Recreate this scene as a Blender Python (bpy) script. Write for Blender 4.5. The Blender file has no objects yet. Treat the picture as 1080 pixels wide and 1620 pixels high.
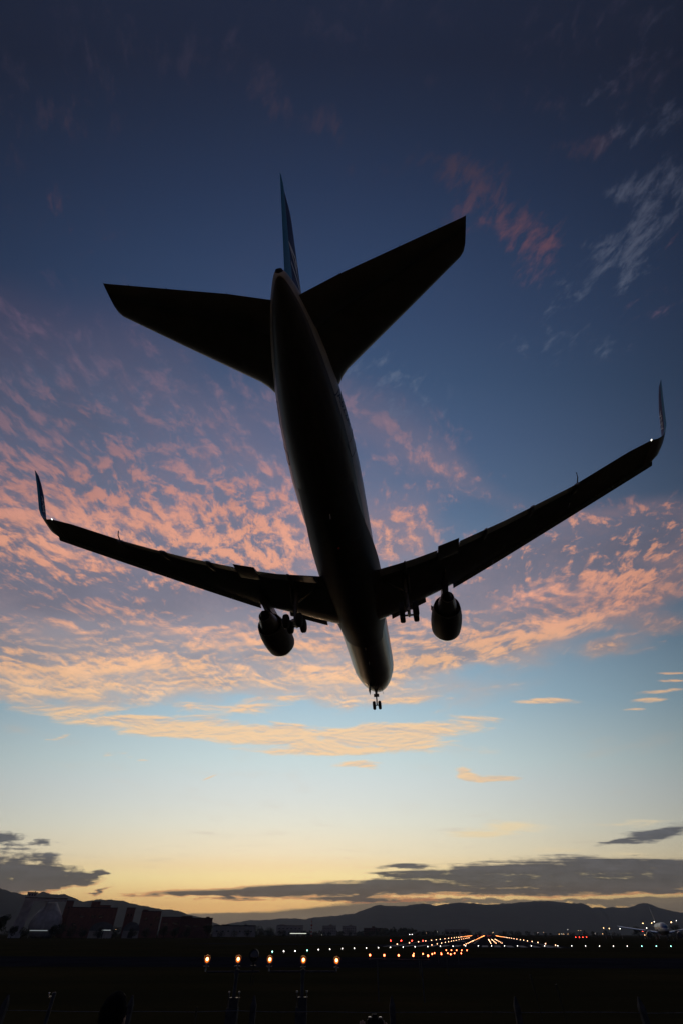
import bpy, bmesh, math, random
from mathutils import Vector, Matrix, Euler
random.seed(7)
S = bpy.context.scene
COL = S.collection
PI = math.pi

# ------------------------------------------------------------------ camera
CAM_F, CAM_PITCH, CAM_ROLL = (694.34, 0.766065, -0.003014)
CAMZ = 3.2
cd = bpy.data.cameras.new('camera')
cd.sensor_fit = 'HORIZONTAL'; cd.sensor_width = 36.0; cd.lens = CAM_F / 1080 * 36.0
cd.clip_start = 0.1; cd.clip_end = 80000
cam = bpy.data.objects.new('camera', cd); COL.objects.link(cam); S.camera = cam
_r0 = Vector((1, 0, 0)); _u0 = Vector((0, -math.sin(CAM_PITCH), math.cos(CAM_PITCH)))
_c, _s = math.cos(CAM_ROLL), math.sin(CAM_ROLL)
_r = _r0 * _c - _u0 * _s; _u = _r0 * _s + _u0 * _c; _b = _r.cross(_u)
cam.matrix_world = Matrix(((_r.x, _u.x, _b.x, 0), (_r.y, _u.y, _b.y, 0), (_r.z, _u.z, _b.z, CAMZ), (0, 0, 0, 1)))

# ------------------------------------------------------------------ exposure
S.view_settings.view_transform = 'Standard'; S.view_settings.look = 'None'
S.view_settings.gamma = 1.0; S.view_settings.exposure = 0.0

def lin(c):
    return tuple((v / 255 / 12.92) if v / 255 <= .04045 else ((v / 255 + .055) / 1.055) ** 2.4 for v in c)

# ------------------------------------------------------------------ node expression helper
class Ex:
    def __init__(self, g, s): self.g = g; self.s = s
    def _m(self, op, *a):
        n = self.g.nodes.new('ShaderNodeMath'); n.operation = op
        for i, v in enumerate(a):
            if isinstance(v, Ex): self.g.links.new(v.s, n.inputs[i])
            else: n.inputs[i].default_value = float(v)
        return Ex(self.g, n.outputs[0])
    def __add__(self, o): return self._m('ADD', self, o)
    __radd__ = __add__
    def __sub__(self, o): return self._m('SUBTRACT', self, o)
    def __rsub__(self, o): return self._m('SUBTRACT', o, self)
    def __mul__(self, o): return self._m('MULTIPLY', self, o)
    __rmul__ = __mul__
    def __truediv__(self, o): return self._m('DIVIDE', self, o)
    def __rtruediv__(self, o): return self._m('DIVIDE', o, self)
    def f(self, op, *a): return self._m(op, self, *a)
    def clamp(self): return self._m('MINIMUM', self._m('MAXIMUM', self, 0.0), 1.0)
    def step(self, a, b):
        n = self.g.nodes.new('ShaderNodeMapRange'); n.interpolation_type = 'SMOOTHSTEP'
        self.g.links.new(self.s, n.inputs['Value'])
        n.inputs['From Min'].default_value = a; n.inputs['From Max'].default_value = b
        return Ex(self.g, n.outputs['Result'])

class Graph:
    def __init__(self, tree): self.t = tree; self.nodes = tree.nodes; self.links = tree.links
    def vec(self, x, y, z):
        n = self.nodes.new('ShaderNodeCombineXYZ')
        for i, v in enumerate((x, y, z)):
            if isinstance(v, Ex): self.links.new(v.s, n.inputs[i])
            else: n.inputs[i].default_value = float(v)
        return n.outputs[0]
    def sep(self, sock):
        n = self.nodes.new('ShaderNodeSeparateXYZ'); self.links.new(sock, n.inputs[0])
        return [Ex(self, o) for o in n.outputs]
    def noise(self, vec, scale, detail=6, rough=.55, dist=0.0, lac=2.0):
        n = self.nodes.new('ShaderNodeTexNoise'); n.noise_dimensions = '3D'
        self.links.new(vec, n.inputs['Vector'])
        n.inputs['Scale'].default_value = scale; n.inputs['Detail'].default_value = detail
        n.inputs['Roughness'].default_value = rough; n.inputs['Distortion'].default_value = dist
        n.inputs['Lacunarity'].default_value = lac
        return Ex(self, n.outputs['Fac'])
    def ramp(self, fac, stops, interp='LINEAR'):
        n = self.nodes.new('ShaderNodeValToRGB'); cr = n.color_ramp; cr.interpolation = interp
        self.links.new(fac.s, n.inputs[0])
        while len(cr.elements) > 1: cr.elements.remove(cr.elements[-1])
        for i, (p, c) in enumerate(sorted(stops)):
            e = cr.elements[0] if i == 0 else cr.elements.new(p)
            e.position = p; e.color = (*c, 1)
        return n.outputs[0]
    def mix(self, fac, a, b, mode='MIX'):
        n = self.nodes.new('ShaderNodeMix'); n.data_type = 'RGBA'; n.blend_type = mode
        n.clamp_factor = True
        if isinstance(fac, Ex): self.links.new(fac.s, n.inputs[0])
        else: n.inputs[0].default_value = fac
        for i, v in ((6, a), (7, b)):
            if isinstance(v, tuple): n.inputs[i].default_value = (*v, 1)
            else: self.links.new(v, n.inputs[i])
        return n.outputs[2]
    def scale(self, col, ex):
        n = self.nodes.new('ShaderNodeVectorMath'); n.operation = 'SCALE'
        self.links.new(col, n.inputs[0])
        if isinstance(ex, Ex): self.links.new(ex.s, n.inputs['Scale'])
        else: n.inputs['Scale'].default_value = ex
        return n.outputs[0]

# ------------------------------------------------------------------ sky (world)
W = bpy.data.worlds.new('World'); S.world = W; W.use_nodes = True
W.node_tree.nodes.clear()
g = Graph(W.node_tree)
tc = g.nodes.new('ShaderNodeTexCoord')
dx, dy, dz = g.sep(tc.outputs['Generated'])
el = dz.f('ARCSINE') * (180 / PI)
X = dx.f('ARCSINE') * (180 / PI)
zc = dz.f('MAXIMUM', 0.035)
px_, py_ = dx / zc, dy / zc                     # where the ray meets a cloud deck of height one
phi = dz._m('ARCTAN2', dz, dy) * (180 / PI)       # height seen along the sunset meridian
u = (phi / 90.0).clamp()
SKY = [(0, (262, 202, 130)), (2, (274, 222, 142)), (4, (268, 245, 178)), (5, (257, 233, 183)), (6, (250, 236, 201)), (8.5, (233, 233, 217)), (10.4, (221, 227, 221)), (12.1, (213, 223, 222)), (14.5, (200, 218, 220)),
       (21, (160, 190, 207)), (28.5, (129, 159, 184)), (36, (107, 134, 163)), (45, (89, 112, 144)), (53, (74, 96, 130)), (60.7, (60, 82, 115)), (68, (51, 70, 103)),
       (75, (43, 60, 91)), (81, (36, 50, 78)), (86, (31, 42, 66)), (90, (28, 36, 57))]
sky = g.ramp(u, [(e / 90, lin(c)) for e, c in SKY])
off = (1.06 - (dx + 0.07) * (dx + 0.07) * 1.25).f('MAXIMUM', .3)
sky = g.scale(sky, off)
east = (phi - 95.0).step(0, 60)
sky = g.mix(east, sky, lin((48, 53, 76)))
nish = g.nodes.new('ShaderNodeTexSky'); nish.sky_type = 'NISHITA'; nish.sun_disc = False
nish.sun_elevation = math.radians(1.0); nish.sun_rotation = math.radians(-8.0)
nish.air_density = 1.2; nish.dust_density = 1.5
sky = g.mix(1.0, sky, g.scale(nish.outputs[0], 0.006), 'ADD')

def smooth_union(ells, x, e, cap=1.0):
    tot = None
    for a0, e0, sx, sy, w, k in ells:
        q = ((x - a0) / sx).f('POWER', 2.0) + ((e - e0 - (x - a0) * k if k else e - e0) / sy).f('POWER', 2.0)
        v = q._m('POWER', .36788, q) * w
        tot = v if tot is None else tot + v
    return tot.f('MINIMUM', cap)

AC = [(-33.92, 57.54, 10.77, 9.29, 0.75, 0.004), (-22.35, 54.43, 14.15, 8.73, 0.72, 0.003), (-31.76, 45.44, 14.07, 7.41, 1.0, 0.004), (-16.83, 44.67, 15.35, 7.42, 1.0, 0.003),
 (-8.98, 40.57, 11.34, 5.76, 1.0, 0.003), (-32.53, 33.98, 11.85, 4.83, 1.0, 0.004), (-19.35, 31.64, 16.06, 4.76, 1.0, -0.105), (-5.53, 29.34, 10.33, 3.89, 0.95, 0.003),
 (-29.81, 25.47, 14.47, 3.37, 1.0, -0.034), (-33.07, 21.47, 6.03, 1.99, 0.95, 0.004), (-18.04, 24.77, 14.31, 3.34, 0.9, 0.003), (8.2, 41.44, 4.8, 4.95, 0.65, 0.003),
 (7.95, 28.61, 9.29, 3.87, 0.9, 0.003), (17.09, 29.41, 12.21, 3.43, 1.05, 0.295), (20.28, 34.15, 9.83, 4.43, 1.05, 0.226), (27.98, 39.04, 8.76, 3.69, 0.85, 0.259),
 (13.85, 25.23, 10.91, 1.94, 0.9, 0.153), (33.8, 35.17, 4.66, 2.91, 1.05, 0.147), (35.19, 29.48, 3.12, 1.71, 0.7, 0.004), (6.45, 53.72, 9.56, 5.58, 0.5, -0.491),
 (12.9, 49.69, 7.7, 2.44, 0.5, -0.516), (-4.04, 57.64, 7.2, 4.64, 0.55, 0.003), (-29.24, 66.47, 14.25, 6.27, 0.4, 0.004), (34.64, 41.95, 4.35, 2.47, 0.75, 0.227),
 (29.93, 41.52, 5.43, 2.47, 0.7, 0.004), (1.6, 22.29, 11.47, 1.87, 0.8, 0.003), (30.4, 27.01, 2.58, 1.06, 0.75, 0.004), (25.55, 31.0, 7.05, 2.05, 0.8, 0.354)]
LIT = [(-28.68, 42.15, 13.0, 4.12, 0.7, 0.004), (-11.37, 40.56, 10.4, 4.12, 0.9, 0.003), (-34.66, 44.6, 5.16, 4.12, 0.5, 0.004), (-32.17, 37.21, 8.43, 2.45, 0.4, 0.004),
 (-16.66, 36.05, 4.57, 1.63, 0.5, 0.003), (-32.67, 22.18, 8.34, 2.88, 1.1, 0.004), (-24.68, 24.02, 7.84, 2.21, 0.5, 0.003), (-18.11, 25.51, 4.31, 1.87, 0.6, 0.003),
 (23.45, 29.82, 11.22, 1.41, 1.0, 0.341), (27.12, 34.58, 5.67, 1.13, 0.7, 0.311), (14.64, 25.98, 11.6, 1.2, 0.9, 0.124), (34.07, 35.01, 3.81, 2.1, 1.0, 0.004),
 (3.95, 24.84, 9.27, 2.97, 0.6, 0.003), (8.2, 41.44, 4.8, 3.3, 0.5, 0.003), (1.6, 22.29, 9.94, 1.44, 0.7, 0.003), (12.88, 36.14, 3.07, 1.63, 0.5, 0.003)]
SHD = [(-16.48, 32.44, 14.33, 2.79, 1.0, -0.06), (-35.1, 31.58, 3.88, 3.96, 0.6, 0.004), (-28.26, 27.35, 6.9, 1.53, 0.7, 0.004), (19.62, 35.35, 7.82, 1.94, 1.1, 0.225),
 (27.38, 40.68, 8.88, 2.14, 0.9, 0.257), (14.26, 31.74, 6.72, 1.27, 0.8, 0.261), (23.7, 32.96, 3.99, 0.96, 0.6, 0.348), (-24.16, 57.57, 8.18, 5.42, 0.4, 0.003),
 (-7.35, 51.26, 8.1, 4.85, 0.5, 0.003), (-35.93, 34.77, 3.29, 2.42, 0.4, 0.005), (35.24, 29.86, 3.12, 1.56, 0.5, 0.004), (-33.1, 63.59, 6.71, 4.35, 0.3, 0.004)]
LO = [(-15.12, 17.76, 11.18, 0.94, 1.0, -0.045), (-1.39, 16.48, 14.65, 1.32, 1.05, -0.042), (8.87, 17.43, 8.58, 1.2, 0.95, 0.112), (-4.25, 15.19, 8.66, 0.38, 0.8, 0.003),
 (-20.4, 17.22, 5.26, 0.53, 0.7, 0.003), (-24.99, 18.26, 3.11, 0.47, 0.5, 0.003), (2.23, 13.89, 2.85, 0.44, 1.0, 0.003), (13.87, 13.25, 1.33, 0.68, 1.0, 0.003),
 (15.25, 12.7, 1.95, 0.36, 0.95, 0.003), (17.82, 12.59, 2.02, 0.24, 0.8, 0.003), (23.52, 20.66, 3.13, 0.42, 0.9, 0.036), (33.75, 21.75, 2.58, 0.28, 0.9, 0.11),
 (32.49, 20.77, 1.8, 0.28, 0.9, 0.068), (31.79, 19.93, 1.4, 0.21, 0.8, 0.004), (35.11, 22.9, 1.32, 0.22, 0.8, 0.004), (35.15, 23.77, 1.23, 0.15, 0.8, 0.004),
 (-29.34, 16.66, 0.9, 0.33, 0.8, 0.383), (-30.65, 16.4, 0.76, 0.2, 0.7, 0.004), (-25.19, 14.75, 0.83, 0.25, 0.7, 0.003), (-23.72, 14.88, 0.85, 0.13, 0.7, 0.003),
 (-22.74, 14.57, 0.86, 0.13, 0.7, 0.003), (-21.76, 14.26, 0.87, 0.12, 0.7, 0.003), (-8.23, 20.85, 8.98, 0.49, 0.75, 0.04), (-11.81, 19.8, 10.93, 0.55, 0.6, 0.003),
 (-32.08, 19.19, 3.85, 0.68, 0.8, -0.119), (-28.26, 19.75, 3.58, 0.55, 0.6, 0.004), (7.61, 20.69, 6.66, 0.49, 0.75, 0.05), (-23.22, 18.74, 1.92, 0.34, 0.6, 0.003),
 (-14.41, 12.62, 0.86, 0.1, 1.0, 0.387)]
CI = [(17.3, 77.17, 5.58, 3.13, 0.85, -0.498), (13.06, 79.68, 3.14, 2.14, 0.6, 0.003), (9.54, 82.04, 5.63, 1.51, 0.7, 0.002), (23.4, 84.06, 2.87, 1.14, 1.0, 0.196),
 (26.3, 89.19, 3.21, 2.42, 0.75, 0.413), (18.38, 89.17, 4.13, 4.43, 0.45, 0.002), (13.39, 86.9, 1.14, 0.87, 0.5, 0.002), (-8.23, 88.9, 3.45, 1.63, 0.75, -0.624),
 (-7.01, 86.99, 1.19, 1.3, 0.6, 0.002), (-2.87, 85.88, 2.45, 1.57, 0.6, 0.002), (-0.74, 84.96, 1.24, 1.39, 0.5, 0.002), (7.61, 88.31, 0.81, 0.75, 0.5, 0.002),
 (-0.11, 81.76, 1.3, 2.03, 0.4, 0.002), (5.84, 92.59, 8.05, 1.77, 0.4, 0.002), (21.37, 73.9, 2.43, 3.06, 0.6, 0.003), (32.72, 76.35, 0.97, 2.9, 0.5, 0.004),
 (-25.28, 87.38, 8.96, 5.14, 0.5, 0.003), (-15.45, 91.07, 8.42, 2.63, 0.45, 0.002), (-29.72, 78.47, 6.28, 3.31, 0.4, -0.494), (0.99, 91.1, 4.48, 1.88, 0.4, 0.002),
 (22.11, 92.63, 4.14, 1.42, 0.5, 0.002), (32.19, 68.05, 4.21, 4.08, 0.35, 0.004)]
CW = [(29.5, 76.92, 4.1, 2.86, 0.9, 0.826), (28.73, 74.84, 2.66, 1.8, 0.9, 0.003), (30.47, 81.17, 1.91, 1.55, 1.1, 0.003), (27.48, 80.26, 2.05, 1.37, 0.7, 0.003),
 (27.82, 85.26, 3.33, 1.83, 0.75, 0.211), (27.57, 73.92, 1.66, 1.22, 0.8, 0.003), (29.92, 71.52, 1.41, 1.15, 0.85, 0.391), (29.7, 64.87, 1.71, 1.57, 0.6, 0.004),
 (24.89, 70.05, 3.58, 3.94, 0.4, 0.003), (23.38, 63.76, 5.76, 3.62, 0.35, 0.003), (26.84, 91.16, 1.75, 2.25, 0.5, 0.003), (6.27, 59.98, 8.56, 5.29, 0.55, -0.382),
 (22.75, 88.35, 2.96, 3.32, 0.4, 0.003)]
YW = [(18.24, 8.29, 6.57, 0.66, 0.9, 0.003), (28.49, 8.65, 3.58, 0.55, 0.6, 0.003), (14.41, 7.52, 3.7, 0.38, 0.5, 0.003), (4.02, 6.29, 4.54, 0.31, 0.35, 0.002),
 (20.74, 6.33, 3.38, 0.42, 0.5, 0.003), (28.19, 5.99, 2.98, 0.41, 0.6, 0.003)]
ST = [(19.72, 4.56, 12.83, 1.0, 1.0, 0.003), (27.83, 4.88, 7.39, 1.01, 1.0, 0.003), (12.51, 3.66, 8.92, 0.68, 1.0, 0.002), (1.36, 3.25, 6.87, 0.43, 0.85, 0.002),
 (21.64, 3.49, 11.77, 0.77, 0.95, 0.003), (-7.32, 2.86, 9.23, 0.38, 1.0, 0.002), (-4.27, 3.29, 4.37, 0.24, 0.8, 0.002), (-12.73, 2.8, 5.37, 0.19, 0.8, 0.002),
 (6.51, 5.07, 1.9, 0.2, 0.8, 0.002), (4.55, 4.32, 3.15, 0.2, 0.7, 0.002), (7.08, 4.38, 3.12, 0.2, 0.7, 0.002), (30.76, 7.78, 2.9, 0.71, 1.0, 0.209),
 (27.26, 7.13, 2.31, 0.32, 0.9, 0.149), (-28.5, 4.44, 3.0, 0.9, 1.1, 0.003), (-31.51, 4.82, 4.74, 1.41, 1.1, 0.003), (-29.69, 3.7, 5.33, 0.68, 1.0, 0.003),
 (-25.26, 3.81, 2.36, 0.44, 0.9, 0.099), (-23.38, 4.16, 0.86, 0.39, 0.9, 0.301), (-22.4, 3.05, 0.48, 0.28, 0.8, 0.399), (-31.17, 7.24, 1.78, 0.48, 1.0, -0.102),
 (-27.82, 6.94, 0.78, 0.32, 0.85, 0.003), (2.29, 2.78, 0.87, 0.28, 0.8, 0.301), (1.35, 2.41, 6.17, 0.23, 0.8, 0.002), (29.62, 3.04, 2.78, 0.19, 0.5, 0.003)]
HB = [(-5.89, 0.86, 8.98, 0.76, 1.0, 0.002), (-12.33, 0.75, 4.63, 0.53, 0.9, 0.002), (1.33, 1.23, 5.45, 1.0, 1.0, 0.002), (6.2, 1.69, 3.61, 0.55, 0.7, 0.002),
 (21.29, 2.27, 11.62, 0.28, 0.8, 0.003), (29.27, 2.11, 5.06, 0.74, 0.95, 0.003), (11.1, 2.39, 5.31, 0.23, 0.6, 0.002), (-15.07, 0.31, 6.75, 0.52, 0.9, 0.002)]

# high mottled sheet, lit pink from below
wv = g.vec(px_, py_, 3.1)
w1 = g.noise(wv, 1.9, 4, .5) - .5
w2 = g.noise(g.vec(px_, py_, 9.7), 1.9, 5, .55) - .5
ax, ay = px_ + w1 * .26, py_ + w2 * .26
hi = (phi - 27.0).step(0, 15)
def deck(ox, oy):
    v = g.vec((ax + ox) * 1.5 - (ay + oy) * .18, ay + oy, 0.0)
    fine = g.noise(v, 11.0, 10, .64, .10)
    v2 = g.vec((ax + ox) * .95 + (ay + oy) * .12, (ay + oy) * .95, 7.0)
    broad = g.noise(v2, 4.4, 10, .63, .2)
    return broad + (fine - broad) * (hi * .75 + .15)
n0 = deck(0.0, 0.0); n1 = deck(-.012, .040)
patch = g.noise(g.vec(px_ * .9, py_, 21.0), 2.6, 4, .5) - .5
Xw, ew = X + w1 * 12, phi + w2 * 6
mAC = smooth_union(AC, Xw, ew, 1.15)
cover = mAC * .66 + patch * .9
dAC = (cover + (n0 - .5) * 2.2 - .18).step(0.0, .72) * mAC.step(.02, .25)
relief = (n0 - n1) * (hi * -1.2 + 5.6) * (patch * 1.6 + 1.0).f('MAXIMUM', .35)
bias = smooth_union(LIT, Xw, ew) * .42 - smooth_union(SHD, Xw, ew) * .50
litAC = (relief + .34 + (n0 - .5) * .6 - patch * 1.0 + bias).clamp()
LITC = [(4, (250, 208, 150)), (12, (253, 214, 166)), (18, (253, 212, 164)), (25, (250, 194, 150)), (32, (236, 166, 138)), (40, (236, 166, 138)), (46, (206, 144, 130)), (53, (164, 124, 130)), (60.7, (126, 102, 119)), (68, (108, 90, 113)), (75, (98, 72, 88)), (82, (62, 55, 73)), (90, (46, 47, 66))]
SHDC = [(4, (190, 180, 172)), (14, (206, 194, 184)), (19, (188, 180, 180)), (25, (158, 155, 164)), (32, (128, 128, 145)), (40, (118, 122, 144)), (46, (110, 118, 143)), (53, (96, 106, 134)), (60.7, (80, 91, 119)), (68, (64, 72, 100)), (78, (46, 58, 85)), (90, (34, 42, 63))]
lit = g.scale(g.ramp(u, [(e / 90, lin(c)) for e, c in LITC]), off.f('POWER', .35))
shd = g.scale(g.ramp(u, [(e / 90, lin(c)) for e, c in SHDC]), off.f('POWER', .6))
acc = g.mix(litAC.step(-.02, 1.02) * ((58.0 - phi).step(0, 16) * .40 + .60), shd, lit)
veil = (mAC * 1.1 + (w1 + w2) * .8 + patch * .9).step(.05, .95) * .68
sky = g.mix(veil, sky, g.mix(.22, shd, lit))
acc = g.scale(acc, 1.0 + (n0 - .5) * .5 + patch * -.5)
sky = g.mix(dAC * .90, sky, acc)

# lower peach streaks
sx_ = g.vec(X * .07, phi * .32, 5.0)
ns = g.noise(sx_, 2.2, 8, .62, .4)
ns2 = g.noise(g.vec(X * .07, phi * .32 + .05, 5.0), 2.2, 8, .62, .4)
w3 = g.noise(g.vec(X * .1, phi * .3, 1.0), 1.5, 4, .5) - .5
mLO = smooth_union(LO, X + w3 * 3.0, phi + w3 * 1.2)
dLO = (mLO * .98 + (ns - .5) * 2.2 - .34).step(0.0, .55) * mLO.step(.08, .35)
loc = g.mix(((ns - ns2) * 6.0 + .78).clamp(), shd, lit)
sky = g.mix(dLO * .9, sky, loc)

# thin high wisps, pink and grey
ci = g.noise(g.vec(px_ * 1.3 + py_ * .5 + w1 * .2, py_ * .9 + w2 * .2, 2.0), 22.0, 8, .68, .15)
mCI = smooth_union(CI, X + w1 * 5, phi + w2 * 5)
sky = g.mix((mCI * .85 + (ci - .5) * 3.8 - .34).step(0, 1.1) * mCI.step(.03, .4) * .95, sky, lit)
mCW = smooth_union(CW, X + w1 * 5, phi + w2 * 5)
cw = g.scale(g.ramp(u, [(e / 90, lin(c)) for e, c in [(0, (150, 160, 170)), (45, (112, 126, 152)), (60, (92, 106, 132)), (75, (86, 94, 116)), (90, (60, 64, 84))]]), off.f('POWER', .5))
sky = g.mix((mCW * .85 + (ci - .5) * 3.8 - .34).step(0, 1.1) * mCW.step(.03, .4) * .85, sky, cw)
# pale yellow wisps
yw = g.noise(g.vec(X * .05 + phi * .06, phi * .5, 8.0), 2.0, 7, .6, .8)
mYW = smooth_union(YW, X + w3 * 2, phi + w3 * .6)
sky = g.mix((mYW * 1.0 + (yw - .5) * 2.4 - .32).step(0, .7) * mYW.step(.05, .35) * .78, sky, lin((248, 224, 178)))

# dark low stratus and the hazy bank on the horizon
sv = g.noise(g.vec(X * .15, phi * 1.3, 4.0), 1.0, 9, .62, .4) - .5
sv2 = g.noise(g.vec(X * .55, phi * 2.2, 6.0), 1.0, 7, .62, .3) - .5
sv3 = g.noise(g.vec(X * .6, phi * 1.1, 14.0), 1.0, 6, .55) - .5
mHB = smooth_union(HB, X + sv * 2.5, phi + sv3 * 1.0)
hb = g.ramp(u, [(0, lin((116, 106, 92))), (1.5 / 90, lin((122, 113, 98))), (3 / 90, lin((130, 116, 98)))])
dHB = (mHB + sv3 * .9 + sv * .4 - .36).step(0, .34)
sky = g.mix(dHB * .92, sky, g.scale(hb, 1.0 + sv * .9 + sv2 * .3))
mST = smooth_union(ST, X + sv * 6.0, phi + sv2 * .30 + sv * .40)
sv4 = g.noise(g.vec(X * .09, phi * 4.0, 31.0), 1.0, 6, .55) - .5
fST = mST * .95 + sv * 1.5 + sv2 * .95 + sv4 * .7 + sv3 * (X * -1.0 - 18.0).step(0, 4) * 1.6
stOn = mST.step(.04, .3)
dST = (fST - .36).step(0, .46) * stOn
edge = (fST - .24).step(0, .26) * (1.0 - dST) * stOn
st = g.ramp(u, [(0, lin((96, 82, 74))), (2.6 / 90, lin((92, 84, 80))), (4 / 90, lin((82, 81, 84))), (7 / 90, lin((88, 90, 96)))])
sky = g.mix(edge * (phi * -1.0 + 4.4).step(0, 1.5) * .8, sky, lin((234, 148, 96)))
sky = g.mix(dST * .95, sky, g.scale(st, 1.0 + sv * 1.1 + sv2 * .5 + (1.0 - dST) * .35 + sv3 * .8))
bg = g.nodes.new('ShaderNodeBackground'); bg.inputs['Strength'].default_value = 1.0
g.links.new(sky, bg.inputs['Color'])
wo = g.nodes.new('ShaderNodeOutputWorld'); g.links.new(bg.outputs[0], wo.inputs['Surface'])
W.cycles.sampling_method = 'MANUAL'; W.cycles.sample_map_resolution = 512

# ------------------------------------------------------------------ sun, just above the ridge, far weaker than by day
sd = bpy.data.lights.new('sun', 'SUN'); sd.energy = 0.12; sd.angle = math.radians(3.0); sd.color = (1, .62, .36)
sun = bpy.data.objects.new('sun', sd); COL.objects.link(sun)
_d = Vector((math.sin(math.radians(-8)) * math.cos(math.radians(1.0)), math.cos(math.radians(-8)) * math.cos(math.radians(1.0)), math.sin(math.radians(1.0))))
sun.rotation_euler = _d.to_track_quat('Z', 'Y').to_euler()

# ------------------------------------------------------------------ materials
def mat(name, col, rough=.6, metal=0.0, var=0.0, vscale=3.0, coat=0.0, emit=None, es=0.0, spec=.5):
    m = bpy.data.materials.new(name); m.use_nodes = True
    t = m.node_tree; b = t.nodes['Principled BSDF']; q = Graph(t)
    b.inputs['Base Color'].default_value = (*col, 1); b.inputs['Roughness'].default_value = rough
    b.inputs['Metallic'].default_value = metal; b.inputs['Coat Weight'].default_value = coat
    b.inputs['Specular IOR Level'].default_value = spec
    if coat: b.inputs['Coat Roughness'].default_value = .08
    if var:
        c = t.nodes.new('ShaderNodeTexCoord'); n = q.noise(c.outputs['Object'], vscale, 5, .6)
        lo = tuple(v * (1 - var) for v in col); hi = tuple(min(1, v * (1 + var)) for v in col)
        q.links.new(q.mix(n.step(.3, .7), lo, hi), b.inputs['Base Color'])
        q.links.new((n * .3 + (rough - .15)).clamp().s, b.inputs['Roughness'])
    if emit:
        b.inputs['Emission Color'].default_value = (*emit, 1); b.inputs['Emission Strength'].default_value = es
    return m

M = {}
M['white'] = mat('white_gloss_paint', (.72, .72, .71), .3, 0, .06, .8, coat=.6)
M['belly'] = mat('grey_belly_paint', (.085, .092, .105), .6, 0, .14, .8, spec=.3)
M['flap'] = mat('flap_paint_with_skylight', (.46, .47, .49), .5, 0, .12, .8)  # wing grey lightened; skylight on the lowered flaps is put into the colour
M['wing'] = mat('wing_grey_paint', (.19, .20, .215), .45, 0, .12, .7, coat=.1)
M['navy'] = mat('navy_paint', (.010, .022, .10), .45, 0, .08, .8, coat=.05, spec=.3)
M['teal'] = mat('light_blue_paint', (.015, .20, .36), .45, 0, .08, .8, coat=.05, spec=.3)
M['bare'] = mat('polished_aluminium', (.62, .63, .65), .22, 1.0, .05, 2)
M['steel'] = mat('dark_gear_steel', (.20, .20, .21), .4, .7, .15, 5)
M['rubber'] = mat('tyre_rubber', (.018, .018, .018), .8, 0, .2, 8)
M['dark'] = mat('dark_cavity_metal', (.04, .04, .045), .55, .5, .2, 4)
M['letter'] = mat('white_lettering', (.8, .8, .8), .35, 0, .03, 2)
M['navyletter'] = mat('dark_blue_lettering', (.01, .02, .07), .35, 0, .05, 2)
M['glass'] = mat('dark_cockpit_glass', (.01, .012, .015), .06, 0, .05, 2, spec=.8)
M['concrete'] = mat('weathered_concrete', (.40, .39, .38), .85, 0, .25, .25)
M['oldpost'] = mat('dark_concrete', (.06, .06, .062), .9, 0, .4, 6, spec=.1)  # concrete in a very dark base tone, mottled at random
M['darksteel'] = mat('dark_painted_steel', (.055, .058, .065), .6, 0, .3, 8, spec=.25)
M['brick'] = mat('red_brown_tile', (.185, .088, .066), .8, 0, .2, .4)
M['brickdark'] = mat('dark_brown_tile', (.13, .062, .05), .8, 0, .2, .4)
M['render'] = mat('pale_render', (.36, .33, .29), .85, 0, .2, .2)
M['roof'] = mat('dark_roof', (.035, .035, .04), .8, 0, .3, .5)
M['shedroof'] = mat('grey_shed_roof', (.13, .13, .125), .8, 0, .25, .3)
M['window'] = mat('dark_window_glass', (.012, .014, .018), .12, 0, .1, 2)
M['galv'] = mat('galvanised_steel', (.42, .43, .44), .45, .8, .15, 6)
M['redpaint'] = mat('red_mast_paint', (.40, .03, .02), .6, 0, .15, 2)
M['whitepaint'] = mat('white_mast_paint', (.65, .65, .63), .6, 0, .15, 2)
M['bark'] = mat('bark', (.05, .038, .028), .9, 0, .3, 3)
M['leaf'] = mat('dark_leaf', (.028, .040, .016), .75, 0, .5, .35)
M['leaf2'] = mat('leaf_olive', (.040, .048, .018), .75, 0, .5, .35)
M['skin'] = mat('skin', (.42, .24, .17), .55, 0, .08, 12)
M['hair'] = mat('black_hair', (.008, .007, .007), .9, 0, .4, 60, spec=.05)
M['jacket'] = mat('dark_jacket', (.018, .020, .026), .85, 0, .3, 18)
M['trousers'] = mat('dark_trousers', (.014, .014, .018), .9, 0, .3, 18)
M['camera'] = mat('black_camera_plastic', (.010, .010, .010), .75, 0, .2, 40, spec=.15)
M['chrome'] = mat('camera_bright_trim', (.75, .72, .68), .2, 1, .05, 40)
M['weed'] = mat('dry_weed', (.05, .045, .024), .9, 0, .5, 2)
M['wire'] = mat('fence_wire', (.25, .25, .25), .5, .8, .2, 10)

def lamp_mat(name, c, s): return mat(name, (.02, .02, .02), .4, emit=c, es=s)
M['l_amber'] = lamp_mat('lit_approach_lamp', (1, .16, .012), 1.8)
M['l_core'] = lamp_mat('lit_filament', (1, .60, .22), 9)
M['l_red'] = lamp_mat('lit_red_lamp', (1, .035, .02), 30)
M['l_appr'] = lamp_mat('lit_far_approach_lamp', (1, .15, .05), 15)
M['l_white'] = lamp_mat('lit_white_lamp', (1, .93, .82), 6)
M['l_green'] = lamp_mat('lit_green_lamp', (.35, 1, .78), 9)
M['l_warm'] = lamp_mat('lit_runway_edge_lamp', (1, .50, .26), 10)
M['l_orange'] = lamp_mat('lit_orange_runway_lamp', (1, .30, .08), 9)
M['l_end'] = lamp_mat('lit_red_runway_end_lamp', (1, .05, .06), 4)
M['l_flood'] = lamp_mat('lit_floodlight', (1, .58, .26), 9)
M['l_nav'] = lamp_mat('lit_wing_lamp', (1, .96, .85), 3)
M['l_navg'] = lamp_mat('lit_green_wing_lamp', (.05, 1, .35), 3)
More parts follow.
